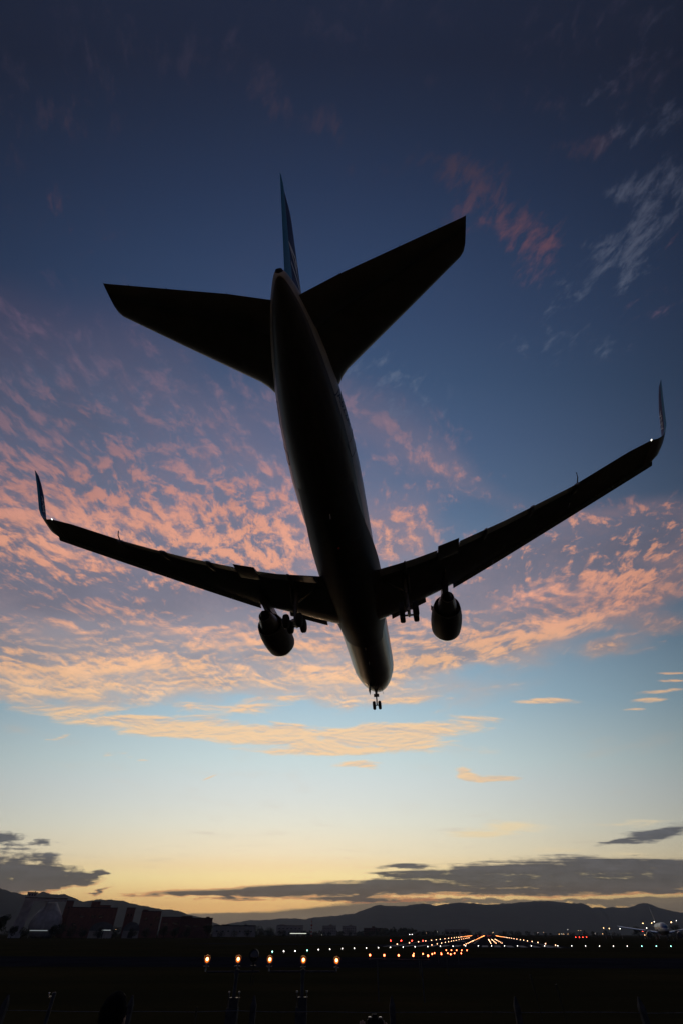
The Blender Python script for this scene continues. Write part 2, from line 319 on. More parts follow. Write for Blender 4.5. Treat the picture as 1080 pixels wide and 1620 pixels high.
M['l_strip'] = lamp_mat('lit_fluorescent_strip', (.95, 1, .85), 1.4)
M['l_dim'] = lamp_mat('dim_lit_canopy', (.75, .85, .85), .32)
M['l_blue'] = lamp_mat('lit_blue_sign', (.45, .6, 1), 4)

def fuselage_material():
    m = bpy.data.materials.new('airliner_fuselage_paint'); m.use_nodes = True
    t = m.node_tree; b = t.nodes['Principled BSDF']; q = Graph(t)
    c = t.nodes.new('ShaderNodeTexCoord'); ox, oy, oz = q.sep(c.outputs['Object'])
    stn = 30.0 - oy                                   # metres aft of the nose
    grime = q.noise(q.vec(ox * 3.0, oy * .25, oz * 3.0), 1.0, 6, .6)
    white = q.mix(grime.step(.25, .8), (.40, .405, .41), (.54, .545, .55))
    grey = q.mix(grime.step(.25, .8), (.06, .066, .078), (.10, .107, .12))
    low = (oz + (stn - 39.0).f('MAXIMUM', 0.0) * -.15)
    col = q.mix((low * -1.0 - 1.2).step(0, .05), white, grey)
    sz = oz - (stn - 38.0).f('MAXIMUM', 0.0) * .14
    col = q.mix((sz - .15).step(0, .02) * (.95 - sz).step(0, .02), col, (.015, .035, .16))
    col = q.mix((sz - .95).step(0, .02) * (1.25 - sz).step(0, .02), col, (.02, .30, .52))
    fr = (stn / .52).f('FRACT')
    win = ((fr - .5).f('ABSOLUTE') * -1.0 + .22).step(0, .04) * ((oz - .52).f('ABSOLUTE') * -1.0 + .17).step(0, .03) * (stn - 7.0).step(0, .05) * (43.0 - stn).step(0, .05)
    col = q.mix(win, col, (.01, .011, .014))
    # frame seams in the skin
    seam = (((stn / 2.44).f('FRACT') - .5).f('ABSOLUTE') * -1.0 + .006).step(0, .004)
    col = q.mix(seam * .45, col, (.05, .05, .05))
    q.links.new(col, b.inputs['Base Color'])
    q.links.new((grime * .2 + .30).s, b.inputs['Roughness'])
    b.inputs['Coat Weight'].default_value = .18; b.inputs['Coat Roughness'].default_value = .07
    return m
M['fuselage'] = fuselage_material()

def ground_material():
    m = bpy.data.materials.new('dark_grass_field'); m.use_nodes = True
    t = m.node_tree; b = t.nodes['Principled BSDF']; q = Graph(t)
    c = t.nodes.new('ShaderNodeTexCoord'); x, y, z = q.sep(c.outputs['Object'])
    a = q.noise(q.vec(x, y, z), .035, 6, .6); d = q.noise(q.vec(x, y, z), 1.3, 7, .7)
    strip = q.noise(q.vec(x * .12, y, z), .08, 4, .6)
    col = q.mix(a.step(.35, .65), (.026, .024, .011), (.040, .034, .015))
    col = q.mix(strip.step(.42, .6) * .6, col, (.022, .021, .012))
    col = q.mix(d.step(.45, .75) * .6, col, (.018, .019, .009))
    q.links.new(col, b.inputs['Base Color']); b.inputs['Roughness'].default_value = .95
    b.inputs['Specular IOR Level'].default_value = 0.0
    return m
M['ground'] = ground_material()
M['asphalt'] = mat('asphalt', (.017, .018, .024), .95, 0, .25, .12, spec=0)
M['runway'] = mat('runway_asphalt', (.028, .029, .033), .95, 0, .3, .08, spec=0)
M['marking'] = mat('worn_runway_paint', (.30, .30, .295), .9, 0, .35, .4, spec=.05)
M['hill'] = mat('forested_hill', (.022, .030, .018), .95, 0, .45, .004, spec=.05)

# ------------------------------------------------------------------ object helpers
def tag(o, label=None, cat=None, group=None, kind=None):
    if label: o['label'] = label
    if cat: o['category'] = cat
    if group: o['group'] = group
    if kind: o['kind'] = kind
    return o
def empty(name, loc=(0, 0, 0), label=None, cat=None, group=None):
    o = bpy.data.objects.new(name, None); COL.objects.link(o); o.location = loc
    o.empty_display_size = .3
    return tag(o, label, cat, group)
def obj(name, bm, m, parent=None, smooth=True, ang=40):
    me = bpy.data.meshes.new(name)
    bmesh.ops.recalc_face_normals(bm, faces=bm.faces[:])
    bm.to_mesh(me); bm.free()
    for mm in (m if isinstance(m, (list, tuple)) else [m]): me.materials.append(mm)
    if smooth:
        me.shade_smooth()
        try: me.set_sharp_from_angle(angle=math.radians(ang))
        except Exception: pass
    o = bpy.data.objects.new(name, me); COL.objects.link(o)
    if parent: o.parent = parent
    return o
def box(bm, c, s, rz=0, mi=0, taper=1.0):
    cx, cy, cz = c; hx, hy, hz = (v / 2 for v in s)
    vs = []
    for z in (-hz, hz):
        k = taper if z > 0 else 1
        for x, y in ((-hx, -hy), (hx, -hy), (hx, hy), (-hx, hy)):
            x *= k; y *= k
            vs.append(bm.verts.new((cx + x * math.cos(rz) - y * math.sin(rz), cy + x * math.sin(rz) + y * math.cos(rz), cz + z)))
    for f in ((0, 3, 2, 1), (4, 5, 6, 7), (0, 1, 5, 4), (1, 2, 6, 5), (2, 3, 7, 6), (3, 0, 4, 7)):
        fc = bm.faces.new([vs[i] for i in f]); fc.material_index = mi
    return vs
def rings(bm, rs, cap=True, mi=0):
    """loft through lists of points"""
    prev = None
    for r in rs:
        vs = [bm.verts.new(p) for p in r]
        if prev:
            n = len(vs)
            for i in range(n):
                f = bm.faces.new((prev[i], prev[(i + 1) % n], vs[(i + 1) % n], vs[i])); f.material_index = mi
        elif cap:
            f = bm.faces.new(vs); f.material_index = mi
        prev = vs
    if cap:
        f = bm.faces.new(prev); f.material_index = mi
def tube(bm, pts, r, n=8, mi=0):
    pts = [Vector(p) for p in pts]
    rs = r if isinstance(r, (list, tuple)) else [r] * len(pts)
    out = []
    for i, p in enumerate(pts):
        t = (pts[min(i + 1, len(pts) - 1)] - pts[max(i - 1, 0)]).normalized()
        a = Vector((0, 0, 1)) if abs(t.z) < .9 else Vector((1, 0, 0))
        e1 = t.cross(a).normalized(); e2 = t.cross(e1)
        out.append([p + (e1 * math.cos(k * 2 * PI / n) + e2 * math.sin(k * 2 * PI / n)) * rs[i] for k in range(n)])
    rings(bm, out, True, mi)
def lathe(bm, o, axis, prof, n=24, mi=0, cap=True):
    """prof: (distance along axis, radius)"""
    axis = Vector(axis).normalized(); o = Vector(o)
    a = Vector((0, 0, 1)) if abs(axis.z) < .9 else Vector((1, 0, 0))
    e1 = axis.cross(a).normalized(); e2 = axis.cross(e1)
    rings(bm, [[o + axis * d + (e1 * math.cos(k * 2 * PI / n) + e2 * math.sin(k * 2 * PI / n)) * max(r, .002) for k in range(n)] for d, r in prof], cap, mi)
def NB(): return bmesh.new()
def text_mesh(name, body, size, m, parent, fn, extr=0.0, subdiv=True):
    """lettering: each point of the flat text (x along the reading direction, y up) goes to fn(x, y)"""
    cu = bpy.data.curves.new(name, 'FONT'); cu.body = body; cu.size = size; cu.align_x = 'CENTER'; cu.align_y = 'CENTER'; cu.resolution_u = 3
    to = bpy.data.objects.new(name + '_curve', cu); COL.objects.link(to)
    bpy.context.view_layer.update()
    me = bpy.data.meshes.new_from_object(to.evaluated_get(bpy.context.evaluated_depsgraph_get()))
    bpy.data.objects.remove(to); bpy.data.curves.remove(cu)
    bm = bmesh.new(); bm.from_mesh(me); bpy.data.meshes.remove(me)
    if subdiv: bmesh.ops.subdivide_edges(bm, edges=[e for e in bm.edges if e.calc_length() > size * .25], cuts=2)
    bmesh.ops.triangulate(bm, faces=bm.faces[:])
    for v in bm.verts: v.co = Vector(fn(v.co.x, v.co.y))
    return obj(name, bm, m, parent, smooth=False)
def children(o): return [c for c in COL.objects if c.parent == o]
def copy_tree(o, parent=None):
    c = o.copy(); COL.objects.link(c)
    if parent is not None: c.parent = parent
    for ch in children(o): copy_tree(ch, c)
    return c
ORD = ['leftmost', 'second', 'third', 'fourth', 'fifth', 'sixth', 'seventh', 'eighth', 'ninth', 'tenth', 'eleventh', 'twelfth', 'thirteenth', 'fourteenth', 'fifteenth', 'sixteenth', 'seventeenth', 'eighteenth', 'nineteenth', 'twentieth']
def ordn(i, n, a='leftmost', b='rightmost'):
    """words for place i of n"""
    if i == 0: return a
    if i == n - 1: return b
    k = i + 1
    if k <= 20: return ORD[k - 1]
    tens = {2: 'twent', 3: 'thirt', 4: 'fort'}[k // 10]; ones = k % 10
    return tens + 'ieth' if ones == 0 else tens + 'y-' + (['first'] + ORD[1:9])[ones - 1]

# ================================================================== terrain
def gz(x, y):
    t = min(1, max(0, (y - 2.0) / 7.5)); return 1.55 * (1 - t * t * (3 - 2 * t))
def build_ground():
    bm = NB(); ys = [-400, -60, -10] + [0 + .5 * i for i in range(26)] + [14, 17, 21, 26, 33, 45, 60, 90, 130, 190, 280, 420, 700, 1200, 2200, 4500, 9000, 16000, 30000]
    xs = [0]
    v = 1.5
    while v < 30000: xs.append(v); v *= 1.5
    xs = sorted([-a for a in xs if a] + xs)
    grid = [[bm.verts.new((x, y, gz(x, y))) for x in xs] for y in ys]
    for j in range(len(ys) - 1):
        for i in range(len(xs) - 1):
            bm.faces.new((grid[j][i], grid[j][i + 1], grid[j + 1][i + 1], grid[j + 1][i]))
    return obj('ground', bm, M['ground'])
tag(build_ground(), kind='structure')

AZR = math.radians(13.4)                     # runway heading in this scene
RX, RY = -6.2, 0.0                           # a point on its extended centre line
RF = Vector((math.sin(AZR), math.cos(AZR), 0)); RR = Vector((math.cos(AZR), -math.sin(AZR), 0))
def rw(lat, along, z=0.0):
    """runway coordinates to the scene"""
    p = Vector((RX, RY, 0)) + RF * along + RR * lat
    return Vector((p.x, p.y, z))
def sheet(bm, pts, mi=0):
    f = bm.faces.new([bm.verts.new(p) for p in pts]); f.material_index = mi
def strip(name, quads, m, kind='structure', parent=None):
    bm = NB()
    for q in quads: sheet(bm, q)
    o = obj(name, bm, m, parent, smooth=False)
    if kind: tag(o, kind=kind)
    return o
strip('taxiway', [[(-900, 86, .004), (900, 80, .004), (900, 112, .004), (-900, 124, .004)]], M['asphalt'])
runway = strip('runway', [[rw(-34, 212, .008), rw(34, 212, .008), rw(34, 1600, .008), rw(-34, 1600, .008)]], M['runway'])
strip('connecting_taxiway', [[rw(-120, 235, .004), rw(-34.05, 235, .004), rw(-34.05, 262, .004), rw(-120, 262, .004)]], M['runway'])
q = []
for s in (-1, 1):
    for k in range(6):
        a = 4 + k * 4.4
        q.append([rw(s * a, 222, .012), rw(s * (a + 2.2), 222, .012), rw(s * (a + 2.2), 252, .012), rw(s * a, 252, .012)])
strip('threshold_stripes', q, M['marking'], None, runway)
strip('side_stripe', [[rw(s * 29, 216, .012), rw(s * 30, 216, .012), rw(s * 30, 1590, .012), rw(s * 29, 1590, .012)] for s in (-1, 1)], M['marking'], None, runway)
strip('centre_stripe', [[rw(-.45, a, .012), rw(.45, a, .012), rw(.45, a + 30, .012), rw(-.45, a + 30, .012)] for a in range(300, 1580, 50)], M['marking'], None, runway)
strip('touchdown_marking', [[rw(s * (7 + k * 3.2), a, .012), rw(s * (9 + k * 3.2), a, .012), rw(s * (9 + k * 3.2), a + 22, .012), rw(s * (7 + k * 3.2), a + 22, .012)] for s in (-1, 1) for a, n in ((380, 3), (540, 1), (700, 2)) for k in range(n)], M['marking'], None, runway)

RIDGE_L = [(-5625.9, 305.9), (-4668.8, 350.9), (-4114.6, 373.7), (-3824.5, 363.6), (-3589.6, 321.2), (-3478.5, 310.8), (-3392.1, 321.6), (-3312.4, 332.5), (-3231.9, 311.3), (-3093.3, 317.0),
 (-2959.9, 285.4), (-2836.8, 259.4), (-2790.0, 264.8), (-2651.9, 270.3), (-2546.8, 270.6), (-2401.2, 255.2), (-2256.3, 239.8), (-2108.7, 214.2), (-1999.9, 198.9), (-1858.4, 189.0),
 (-1714.7, 168.8), (-1641.9, 153.7), (-1498.4, 128.7), (-1316.9, 79.0), (-1137.9, 30.0)]
RIDGE_R = [(-3290.6, 12.5), (-2394.5, 97.5), (-2055.4, 131.8), (-1599.8, 175.1), (-1138.1, 193.1), (-673.9, 194.1), (-442.8, 220.2), (-94.1, 246.6), (256.1, 273.2), (433.1, 325.6),
 (611.7, 378.4), (730.7, 396.2), (871.2, 379.0), (1083.5, 379.4), (1261.3, 388.6), (1381.3, 406.5), (1536.2, 415.7), (1792.6, 389.8), (1974.0, 416.7), (2271.5, 426.2),
 (2624.9, 418.1), (2762.9, 400.8), (3098.4, 419.2), (3456.2, 428.8), (3817.3, 447.4), (4111.0, 439.2), (4341.8, 422.0), (4522.8, 431.2), (4627.7, 396.2), (4696.6, 361.3),
 (4853.4, 370.4), (4980.2, 335.7), (5203.4, 362.4), (5447.1, 380.5), (5649.2, 433.8), (5763.5, 425.2), (5969.6, 364.1), (6128.5, 329.6), (6344.9, 295.4), (6915.9, 270.8),
 (8381.6, 360.8), (10047.1, 243.4)]
def hill(name, ridge, y0, deep, seed):
    rnd = random.Random(seed)
    bm = NB(); xs = []; x0, x1 = ridge[0][0], ridge[-1][0]; n = 320
    def hgt(x):
        for (a, ha), (b, hb) in zip(ridge, ridge[1:]):
            if a <= x <= b:
                t = (x - a) / (b - a); return ha + (hb - ha) * t
        return ridge[-1][1]
    ph = [rnd.uniform(0, 6.28) for _ in range(14)]
    rows = [(-1.0, 0), (-.82, .12), (-.62, .30), (-.42, .52), (-.24, .74), (-.1, .92), (0, 1.0), (.15, .95), (.5, .5), (1, 0)]
    grid = []
    for j, (d, k) in enumerate(rows):
        row = []
        for i in range(n + 1):
            x = x0 + (x1 - x0) * i / n; h = hgt(x)
            w = sum(math.sin(x * (.0011 * (1 + m * .8)) + ph[m] + d * 3 * (m % 3)) / (1 + m * .5) for m in range(8))
            hh = h * k * (1 + (w * .09 if 0 < k < .99 else 0)) + ((math.sin(x * .021 + ph[8]) + math.sin(x * .047 + ph[9]) * .7 + math.sin(x * .0093 + ph[10]) * 1.2 + rnd.uniform(-1, 1)) * 2.6 if k > .9 else 0)
            row.append(bm.verts.new((x * (1 + (d * deep) / y0), y0 + d * deep + (w * deep * .05 if abs(d) < .99 and k < 1 else 0), max(hh, -.5) if k else -2)))
        grid.append(row)
    for j in range(len(rows) - 1):
        for i in range(n):
            bm.faces.new((grid[j][i], grid[j][i + 1], grid[j + 1][i + 1], grid[j + 1][i]))
    o = obj(name, bm, M['hill'], ang=180); tag(o, kind='structure'); return o
hill('wooded_hill', RIDGE_L, 6500, 1600, 3)
hill('wooded_hill', RIDGE_R, 11000, 3500, 5)

# ================================================================== airliner
PLANE_R = [[0.987033, 0.158297, -0.026625], [-0.158889, 0.987055, -0.02183], [0.022825, 0.025777, 0.999407]]
PLANE_T = [0.352, 29.856, 27.199]
def P(xs, y, z): return Vector((y, 30 - xs, z))          # station aft of nose, starboard, up
FUS = [(0, .03, -.78, -.84), (.15, .34, -.45, -1.1), (.5, .70, -.12, -1.38), (1, 1.05, .3, -1.62), (2, 1.52, .95, -1.95), (3, 1.90, 1.65, -2.2), (4, 2.17, 2.22, -2.38), (5, 2.34, 2.48, -2.52), (6, 2.45, 2.62, -2.62), (8, 2.515, 2.7, -2.7),
       (14, 2.515, 2.7, -2.7), (20, 2.515, 2.7, -2.7), (28, 2.515, 2.7, -2.7), (35, 2.515, 2.7, -2.7), (37.5, 2.51, 2.7, -2.62), (39.5, 2.48, 2.7, -2.42), (42, 2.36, 2.68, -2.02), (44, 2.19, 2.65, -1.62), (46, 1.94, 2.6, -1.16), (48, 1.62, 2.5, -.66),
       (50, 1.20, 2.34, -.14), (51.0, .90, 2.16, .16), (51.75, .60, 1.88, .44), (52.2, .40, 1.58, .68), (52.45, .25, 1.36, .84)]
def fus_at(x):
    for a, b in zip(FUS, FUS[1:]):
        if a[0] <= x <= b[0]:
            t = (x - a[0]) / (b[0] - a[0]); return [a[i] + (b[i] - a[i]) * t for i in range(4)]
    return FUS[-1]
def fus_side(x, z, side, o=.012):
    _, hw, zt, zb = fus_at(x); c = (zt + zb) / 2; k = (z - c) / ((zt - zb) / 2)
    return P(x, side * (hw * math.sqrt(max(0, 1 - k * k)) + o), z)
def airfoil(xle, xte, y, zle, zte, tc, n=11, droop=.0):
    """closed ring of points round a section"""
    up, dn = [], []
    ch = xte - xle
    for i in range(n + 1):
        s = .5 * (1 - math.cos(PI * i / n))
        t = tc / .2 * (.2969 * math.sqrt(s) - .126 * s - .3516 * s * s + .2843 * s ** 3 - .1015 * s ** 4) * ch
        zc = zle + (zte - zle) * s + droop * math.sin(PI * s) * ch
        up.append(P(xle + ch * s, y, zc + t + .004)); dn.append(P(xle + ch * s, y, zc - t - .004))
    return up + dn[::-1]
def interp(tab, y):
    for a, b in zip(tab, tab[1:]):
        if a[0] <= y <= b[0]:
            t = (y - a[0]) / (b[0] - a[0]); return [p + (q - p) * t for p, q in zip(a, b)]
    return list(tab[0] if y < tab[0][0] else tab[-1])
# Y, slat leading edge X, Z, flap trailing edge X, Z
WING = [(1.6, 20.0, -2.05, 29.9, -2.55), (3.1, 20.72, -1.92, 30.25, -2.42), (5.8, 22.15, -1.55, 30.55, -2.0), (7.7, 23.05, -1.28, 30.8, -1.6), (9.5, 24.0, -1.0, 31.3, -1.3), (13.15, 26.6, -.5, 32.5, -.70), (18.45, 30.55, .22, 34.72, .20), (22.0, 33.2, .72, 36.3, .95), (23.7, 34.45, .97, 37.1, 1.40), (24.1, 34.76, 1.03, 37.3, 1.46)]
# trailing edge of the fixed wing
WTE = [(1.6, 28.9, -1.75), (7.7, 29.75, -1.1), (9.5, 30.25, -.85), (13.15, 31.55, -.28), (18.45, 34.15, .60), (22.0, 36.38, 1.16), (23.7, 37.15, 1.42)]
def build_airliner():
    root = empty('airliner', label='large twin engine airliner overhead, landing with wheels and flaps down, seen from below and behind', cat='airliner')
    # ---- fuselage
    bm = NB(); N = 48; rs = []
    xs = sorted(set([f[0] for f in FUS] + [i * .9 for i in range(58)]))
    for x in xs:
        x = min(x, FUS[-1][0]); _, hw, zt, zb = fus_at(x); c, h = (zt + zb) / 2, (zt - zb) / 2
        rs.append([P(x, hw * math.sin(a * 2 * PI / N), c + h * math.cos(a * 2 * PI / N)) for a in range(N)])
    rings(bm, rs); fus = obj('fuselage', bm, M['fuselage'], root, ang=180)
    text_mesh('registration_lettering', 'JA622A', .85, M['navyletter'], fus, lambda a, b: fus_side(44.4 - a, .12 + b, 1, .014))
    text_mesh('registration_lettering', 'JA622A', .85, M['navyletter'], fus, lambda a, b: fus_side(44.4 + a, .12 + b, -1, .014))
    for s in (-1, 1):
        for xa, w_, zlo, zhi in ((5.4, 1.07, -.95, .93), (41.2, 1.07, -.9, .95)):
            bm = NB()                                        # door outline, a thin proud frame
            for (x1, z1, x2, z2) in ((xa, zlo, xa, zhi), (xa + w_, zlo, xa + w_, zhi), (xa, zhi, xa + w_, zhi), (xa, zlo, xa + w_, zlo)):
                tube(bm, [fus_side(x1 + (x2 - x1) * t / 6, z1 + (z2 - z1) * t / 6, s, .004) for t in range(7)], .014, 5)
            obj('cabin_door', bm, M['dark'], fus)
    bm = NB()                                                # windscreen panes
    for s in (-1, 1):
        for a0, a1 in ((6, 34), (38, 62), (66, 88)):
            cs = []
            for xx, aa in ((2.25, a0), (2.25 + .5 * (a1 > 40), a1), (3.35 + .25 * (a1 > 40), a1 * .88), (3.2, a0 * .9)):
                _, hw, zt, zb = fus_at(xx); c, h = (zt + zb) / 2, (zt - zb) / 2; r = math.radians(aa)
                cs.append(P(xx - .01, s * (hw + .02) * math.sin(r), c + (h + .02) * math.cos(r)))
            sheet(bm, cs)
    obj('windscreen', bm, M['glass'], fus, smooth=False)
    bm = NB(); lathe(bm, P(52.32, 0, 1.10), P(52.8, 0, 1.13) - P(52.32, 0, 1.10), [(0, .27), (.10, .23), (.24, .17), (.24, .13), (.05, .12)], 18)
    obj('exhaust_outlet', bm, M['dark'], fus)
    for x, h in ((13, .35), (16.5, .25), (37.6, .4)):
        bm = NB(); zb = fus_at(x)[3]; rings(bm, [[P(x - .25, .02, zb + .05), P(x + .2, .02, zb + .05), P(x + .2, -.02, zb + .05), P(x - .25, -.02, zb + .05)], [P(x, .012, zb - h), P(x + .18, .012, zb - h), P(x + .18, -.012, zb - h), P(x, -.012, zb - h)]])
        obj('antenna', bm, M['white'], fus)
    bm = NB(); lathe(bm, P(34.0, 0, -2.70), (0, 0, -1), [(0, .1), (.06, .09), (.12, .05), (.15, .01)], 12); obj('beacon_lamp', bm, M['redpaint'], fus)
    # ---- belly fairing
    def sm(v): v = min(1, max(0, v)); return v * v * (3 - 2 * v)
    bm = NB(); rs = []
    for i in range(34):                                      # hugs the fuselage and swells gently at the wing root
        x = 16.8 + i * (39.6 - 16.8) / 33; k = sm((x - 16.8) / 5.5) * sm((39.6 - x) / 13.5)
        _, hw, zt, zb = fus_at(x); c, h = (zt + zb) / 2, (zt - zb) / 2
        w_, d_ = hw * (1.003 + .115 * k), h * (1.003 + .035 * k); p_ = 1 - .12 * k; top = 50 + 36 * k
        low_ = []
        for j in range(29):
            a = math.radians(-top + 2 * top * j / 28); sn, cs_ = math.sin(a), math.cos(a)
            low_.append(P(x, w_ * math.copysign(abs(sn) ** p_, sn), c - d_ * math.copysign(abs(cs_) ** p_, cs_)))
        za = 30 - x; zi = low_[0].z + .12
        rs.append(low_ + [Vector((low_[-1].x * .86, za, zi)), Vector((0, za, zi + .1)), Vector((low_[0].x * .86, za, zi))])
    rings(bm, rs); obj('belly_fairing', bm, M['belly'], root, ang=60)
    # ---- wings
    for s in (-1, 1):
        bm = NB(); rs = []
        for y in (1.6, 2.6, 4, 5.8, 7.7, 9.5, 11.5, 13.15, 16, 18.45, 20.5, 22, 23.0, 23.45):
            _, xl, zl, xt, zt = interp(WING, y); _, tx, tz = interp(WTE, y)
            o = .62 - .012 * y; xl2 = xl + (o if y < 23.2 else .15); tc = .145 - .0022 * y
            rs.append(airfoil(xl2, tx, s * y, zl + .24, tz, tc, droop=.012))
        rings(bm, rs); wing = obj('wing', bm, M['wing'], root, ang=50)
        # slats drooped forward of the leading edge
        for ya, yb in ((3.2, 6.6), (9.2, 12.72), (12.73, 16.32), (16.33, 19.92), (19.93, 24.04)):
            bm = NB(); rs = []
            for i in range(5):
                y = ya + (yb - ya) * i / 4; _, xl, zl, _, _ = interp(WING, y); c = 1.25 - .02 * y
                rs.append([P(xl + a * c, s * y, zl + b * c) for a, b in ((0, 0), (.03, .09), (.16, .24), (.45, .40), (.85, .50), (1.0, .47), (.8, .36), (.5, .20), (.25, .03), (.08, -.05))])
            rings(bm, rs); obj('slat', bm, M['bare'], wing, ang=50)
        # flaps and ailerons
        for nm, ya, yb, dr in (('flap', 2.75, 7.62, 1), ('inboard_aileron', 7.70, 9.42, 2), ('flap', 9.5, 18.4, 1), ('outboard_aileron', 18.5, 22.3, 0)):
            bm = NB(); rs = []
            for i in range(6):
                y = ya + (yb - ya) * i / 5; _, _, _, xt, zt = interp(WING, y); _, tx, tz = interp(WTE, y)
                if dr == 1:
                    ch = 2.15 - .055 * y; rs.append(airfoil(xt - ch, xt, s * y, zt + ch * .36, zt, .15))
                elif dr == 2:
                    rs.append(airfoil(tx - 1.0, xt + .32, s * y, tz - .10, tz - .36, .13))
                else:
                    rs.append(airfoil(tx - .9, tx + .03, s * y, tz + .05, tz - .01, .13))
            rings(bm, rs); obj(nm, bm, M['flap'] if dr == 1 else M['wing'], wing, ang=50)
        # vane ahead of the inboard flap and its hinge fairings
        for y, L_ in ((4.9, 1.0), (11.6, .8), (15.2, .75), (18.44, .7)):
            _, _, _, xt, zt = interp(WING, y); bm = NB()
            ax = [(-2.6, .02), (-2.0, .16), (-1.2, .24), (-.5, .22), (.0, .12), (.32, .015)]
            rs = []
            for d, r in ax:
                d *= L_; zc = zt + .30 - max(0, d + 1.2) * .28 + max(0, -1.2 - d) * .15
                rs.append([P(xt + d, s * y + r * .7 * math.cos(k * 2 * PI / 10), zc + r * 1.2 * math.sin(k * 2 * PI / 10)) for k in range(10)])
            rings(bm, rs); obj('flap_track_fairing', bm, M['wing'], wing)
        bm = NB(); _, _, _, xt, zt = interp(WING, 18.44)          # hinge arm standing proud of the flap end
        tube(bm, [P(xt - .9, s * 18.44, zt + .2), P(xt - .1, s * 18.44, zt + .15), P(xt + .22, s * 18.5, zt + .42), P(xt + .36, s * 18.52, zt + .8)], [.05, .05, .045, .04], 6)
        obj('flap_hinge_arm', bm, M['steel'], wing)
        for y in (11.0, 13.4, 15.8, 18.2):
            bm = NB(); _, xl, zl, _, _ = interp(WING, y); tube(bm, [P(xl + 1.9, s * y, zl - .12), P(xl + 2.35, s * y, zl - .14)], .022, 5)
            obj('drain_slot', bm, M['bare'], wing)
        bm = NB(); lathe(bm, P(37.02, s * 23.42, 1.38), P(37.3, s * 23.42, 1.4) - P(37.0, s * 23.42, 1.38), [(-.06, .025), (.03, .032), (.07, .032), (.10, .015)], 10)
        obj('tail_lamp', bm, M['l_nav'], wing)
        if s > 0:
            bm = NB(); lathe(bm, P(34.95, s * 23.62, 1.25), P(34.6, s * 23.7, 1.25) - P(34.95, s * 23.6, 1.25), [(-.05, .05), (.1, .06), (.18, .02)], 10)
            obj('navigation_lamp', bm, M['l_navg'], wing)
        # ---- winglet
        WL = [(23.45, 34.65, 37.02, 1.05, 1.40), (23.9, 35.0, 37.03, 1.12, 1.45), (24.3, 35.45, 37.08, 1.32, 1.62), (24.6, 35.9, 37.18, 1.7, 1.95), (24.80, 36.3, 37.42, 2.2, 2.4), (24.92, 36.9, 37.90, 3.1, 3.2), (25.0, 37.5, 38.42, 3.9, 3.95), (25.07, 38.2, 38.95, 4.6, 4.65), (25.1, 38.8, 39.3, 5.05, 5.08), (25.12, 39.3, 39.4, 5.2, 5.2)]
        def wl_ring(y, xl, xt, zl, zt, nx, nz):
            out_, in_ = [], []
            ch = xt - xl
            for i in range(9):
                t = .5 * (1 - math.cos(PI * i / 8)); th = .09 / .2 * (.2969 * math.sqrt(t) - .126 * t - .3516 * t * t + .2843 * t ** 3 - .1015 * t ** 4) * ch + .004
                zz = zl + (zt - zl) * t
                out_.append(P(xl + ch * t, s * (y + nx * th), zz - nz * th)); in_.append(P(xl + ch * t, s * (y - nx * th), zz + nz * th))
            return out_ + in_[::-1]
        bm = NB(); rs = []
        for k, (y, xl, xt, zl, zt) in enumerate(WL):
            ya, za = WL[max(0, k - 1)][0], WL[max(0, k - 1)][3]; yb, zb = WL[min(len(WL) - 1, k + 1)][0], WL[min(len(WL) - 1, k + 1)][3]
            L_ = math.hypot(yb - ya, zb - za); rs.append(wl_ring(y, xl, xt, zl, zt, (zb - za) / L_, (yb - ya) / L_))
        rings(bm, rs)
        for f in bm.faces:                                   # leading third light blue, rest navy
            c = f.calc_center_median(); zz = c.z
            t = None
            for a, b in zip(WL, WL[1:]):
                if a[3] <= zz <= b[3] + .01: t = (zz - a[3]) / max(.01, b[3] - a[3]); xl = a[1] + (b[1] - a[1]) * t; xt = a[2] + (b[2] - a[2]) * t
            if t is not None and zz > 1.9: f.material_index = 1 if (30 - c.y - xl) / max(.1, xt - xl) > .62 else 0
            elif zz <= 1.5: f.material_index = 2
        wl = obj('winglet', bm, [M['navy'], M['teal'], M['wing']], root, ang=50)
        def wl_pt(a, b, s=s):
            z = 3.05 + a                                      # reading up (starboard) or down (port) the winglet
            t = interp([(r[3], r[0], r[1], r[2]) for r in WL], z)
            x = t[2] + (t[3] - t[2]) * .36 - b * .95
            return P(x, s * (t[1] - .07), z)
        text_mesh('lettering', 'ANA', .56, M['letter'], wl, (lambda a, b: wl_pt(a, b)) if s > 0 else (lambda a, b: wl_pt(-a, b)))
        # ---- engine
        cy, cz = 8.33, -2.62
        bm = NB(); ax = P(1, 0, -.02) - P(0, 0, 0)
        lathe(bm, P(19.0, s * cy, cz), ax, [(.55, 1.06), (.12, 1.14), (0, 1.22), (.06, 1.30), (.35, 1.38), (1.0, 1.44), (2.0, 1.45), (3.0, 1.40), (4.0, 1.28), (4.55, 1.17), (4.55, 1.12), (3.8, 1.14)], 40)
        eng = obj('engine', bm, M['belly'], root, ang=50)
        bm = NB(); lathe(bm, P(19.0, s * cy, cz), ax, [(.14, 1.13), (-.012, 1.22), (.05, 1.315), (.34, 1.395)], 40, cap=False); obj('inlet_lip', bm, M['bare'], eng)
        bm = NB(); lathe(bm, P(19.0, s * cy, cz), ax, [(3.6, .95), (4.6, .90), (5.6, .72), (6.3, .56), (6.3, .5), (5.8, .5)], 30); obj('core_cowl', bm, M['steel'], eng)
        bm = NB(); lathe(bm, P(19.0, s * cy, cz), ax, [(5.8, .42), (6.4, .38), (6.9, .2), (7.15, .03)], 20); obj('exhaust_cone', bm, M['dark'], eng)
        bm = NB(); lathe(bm, P(19.0, s * cy, cz), ax, [(1.1, .02), (1.25, .2), (1.6, .4), (1.65, 1.07), (1.7, 1.07), (1.72, .3)], 30); obj('fan', bm, M['dark'], eng)
        bm = NB(); rs = []
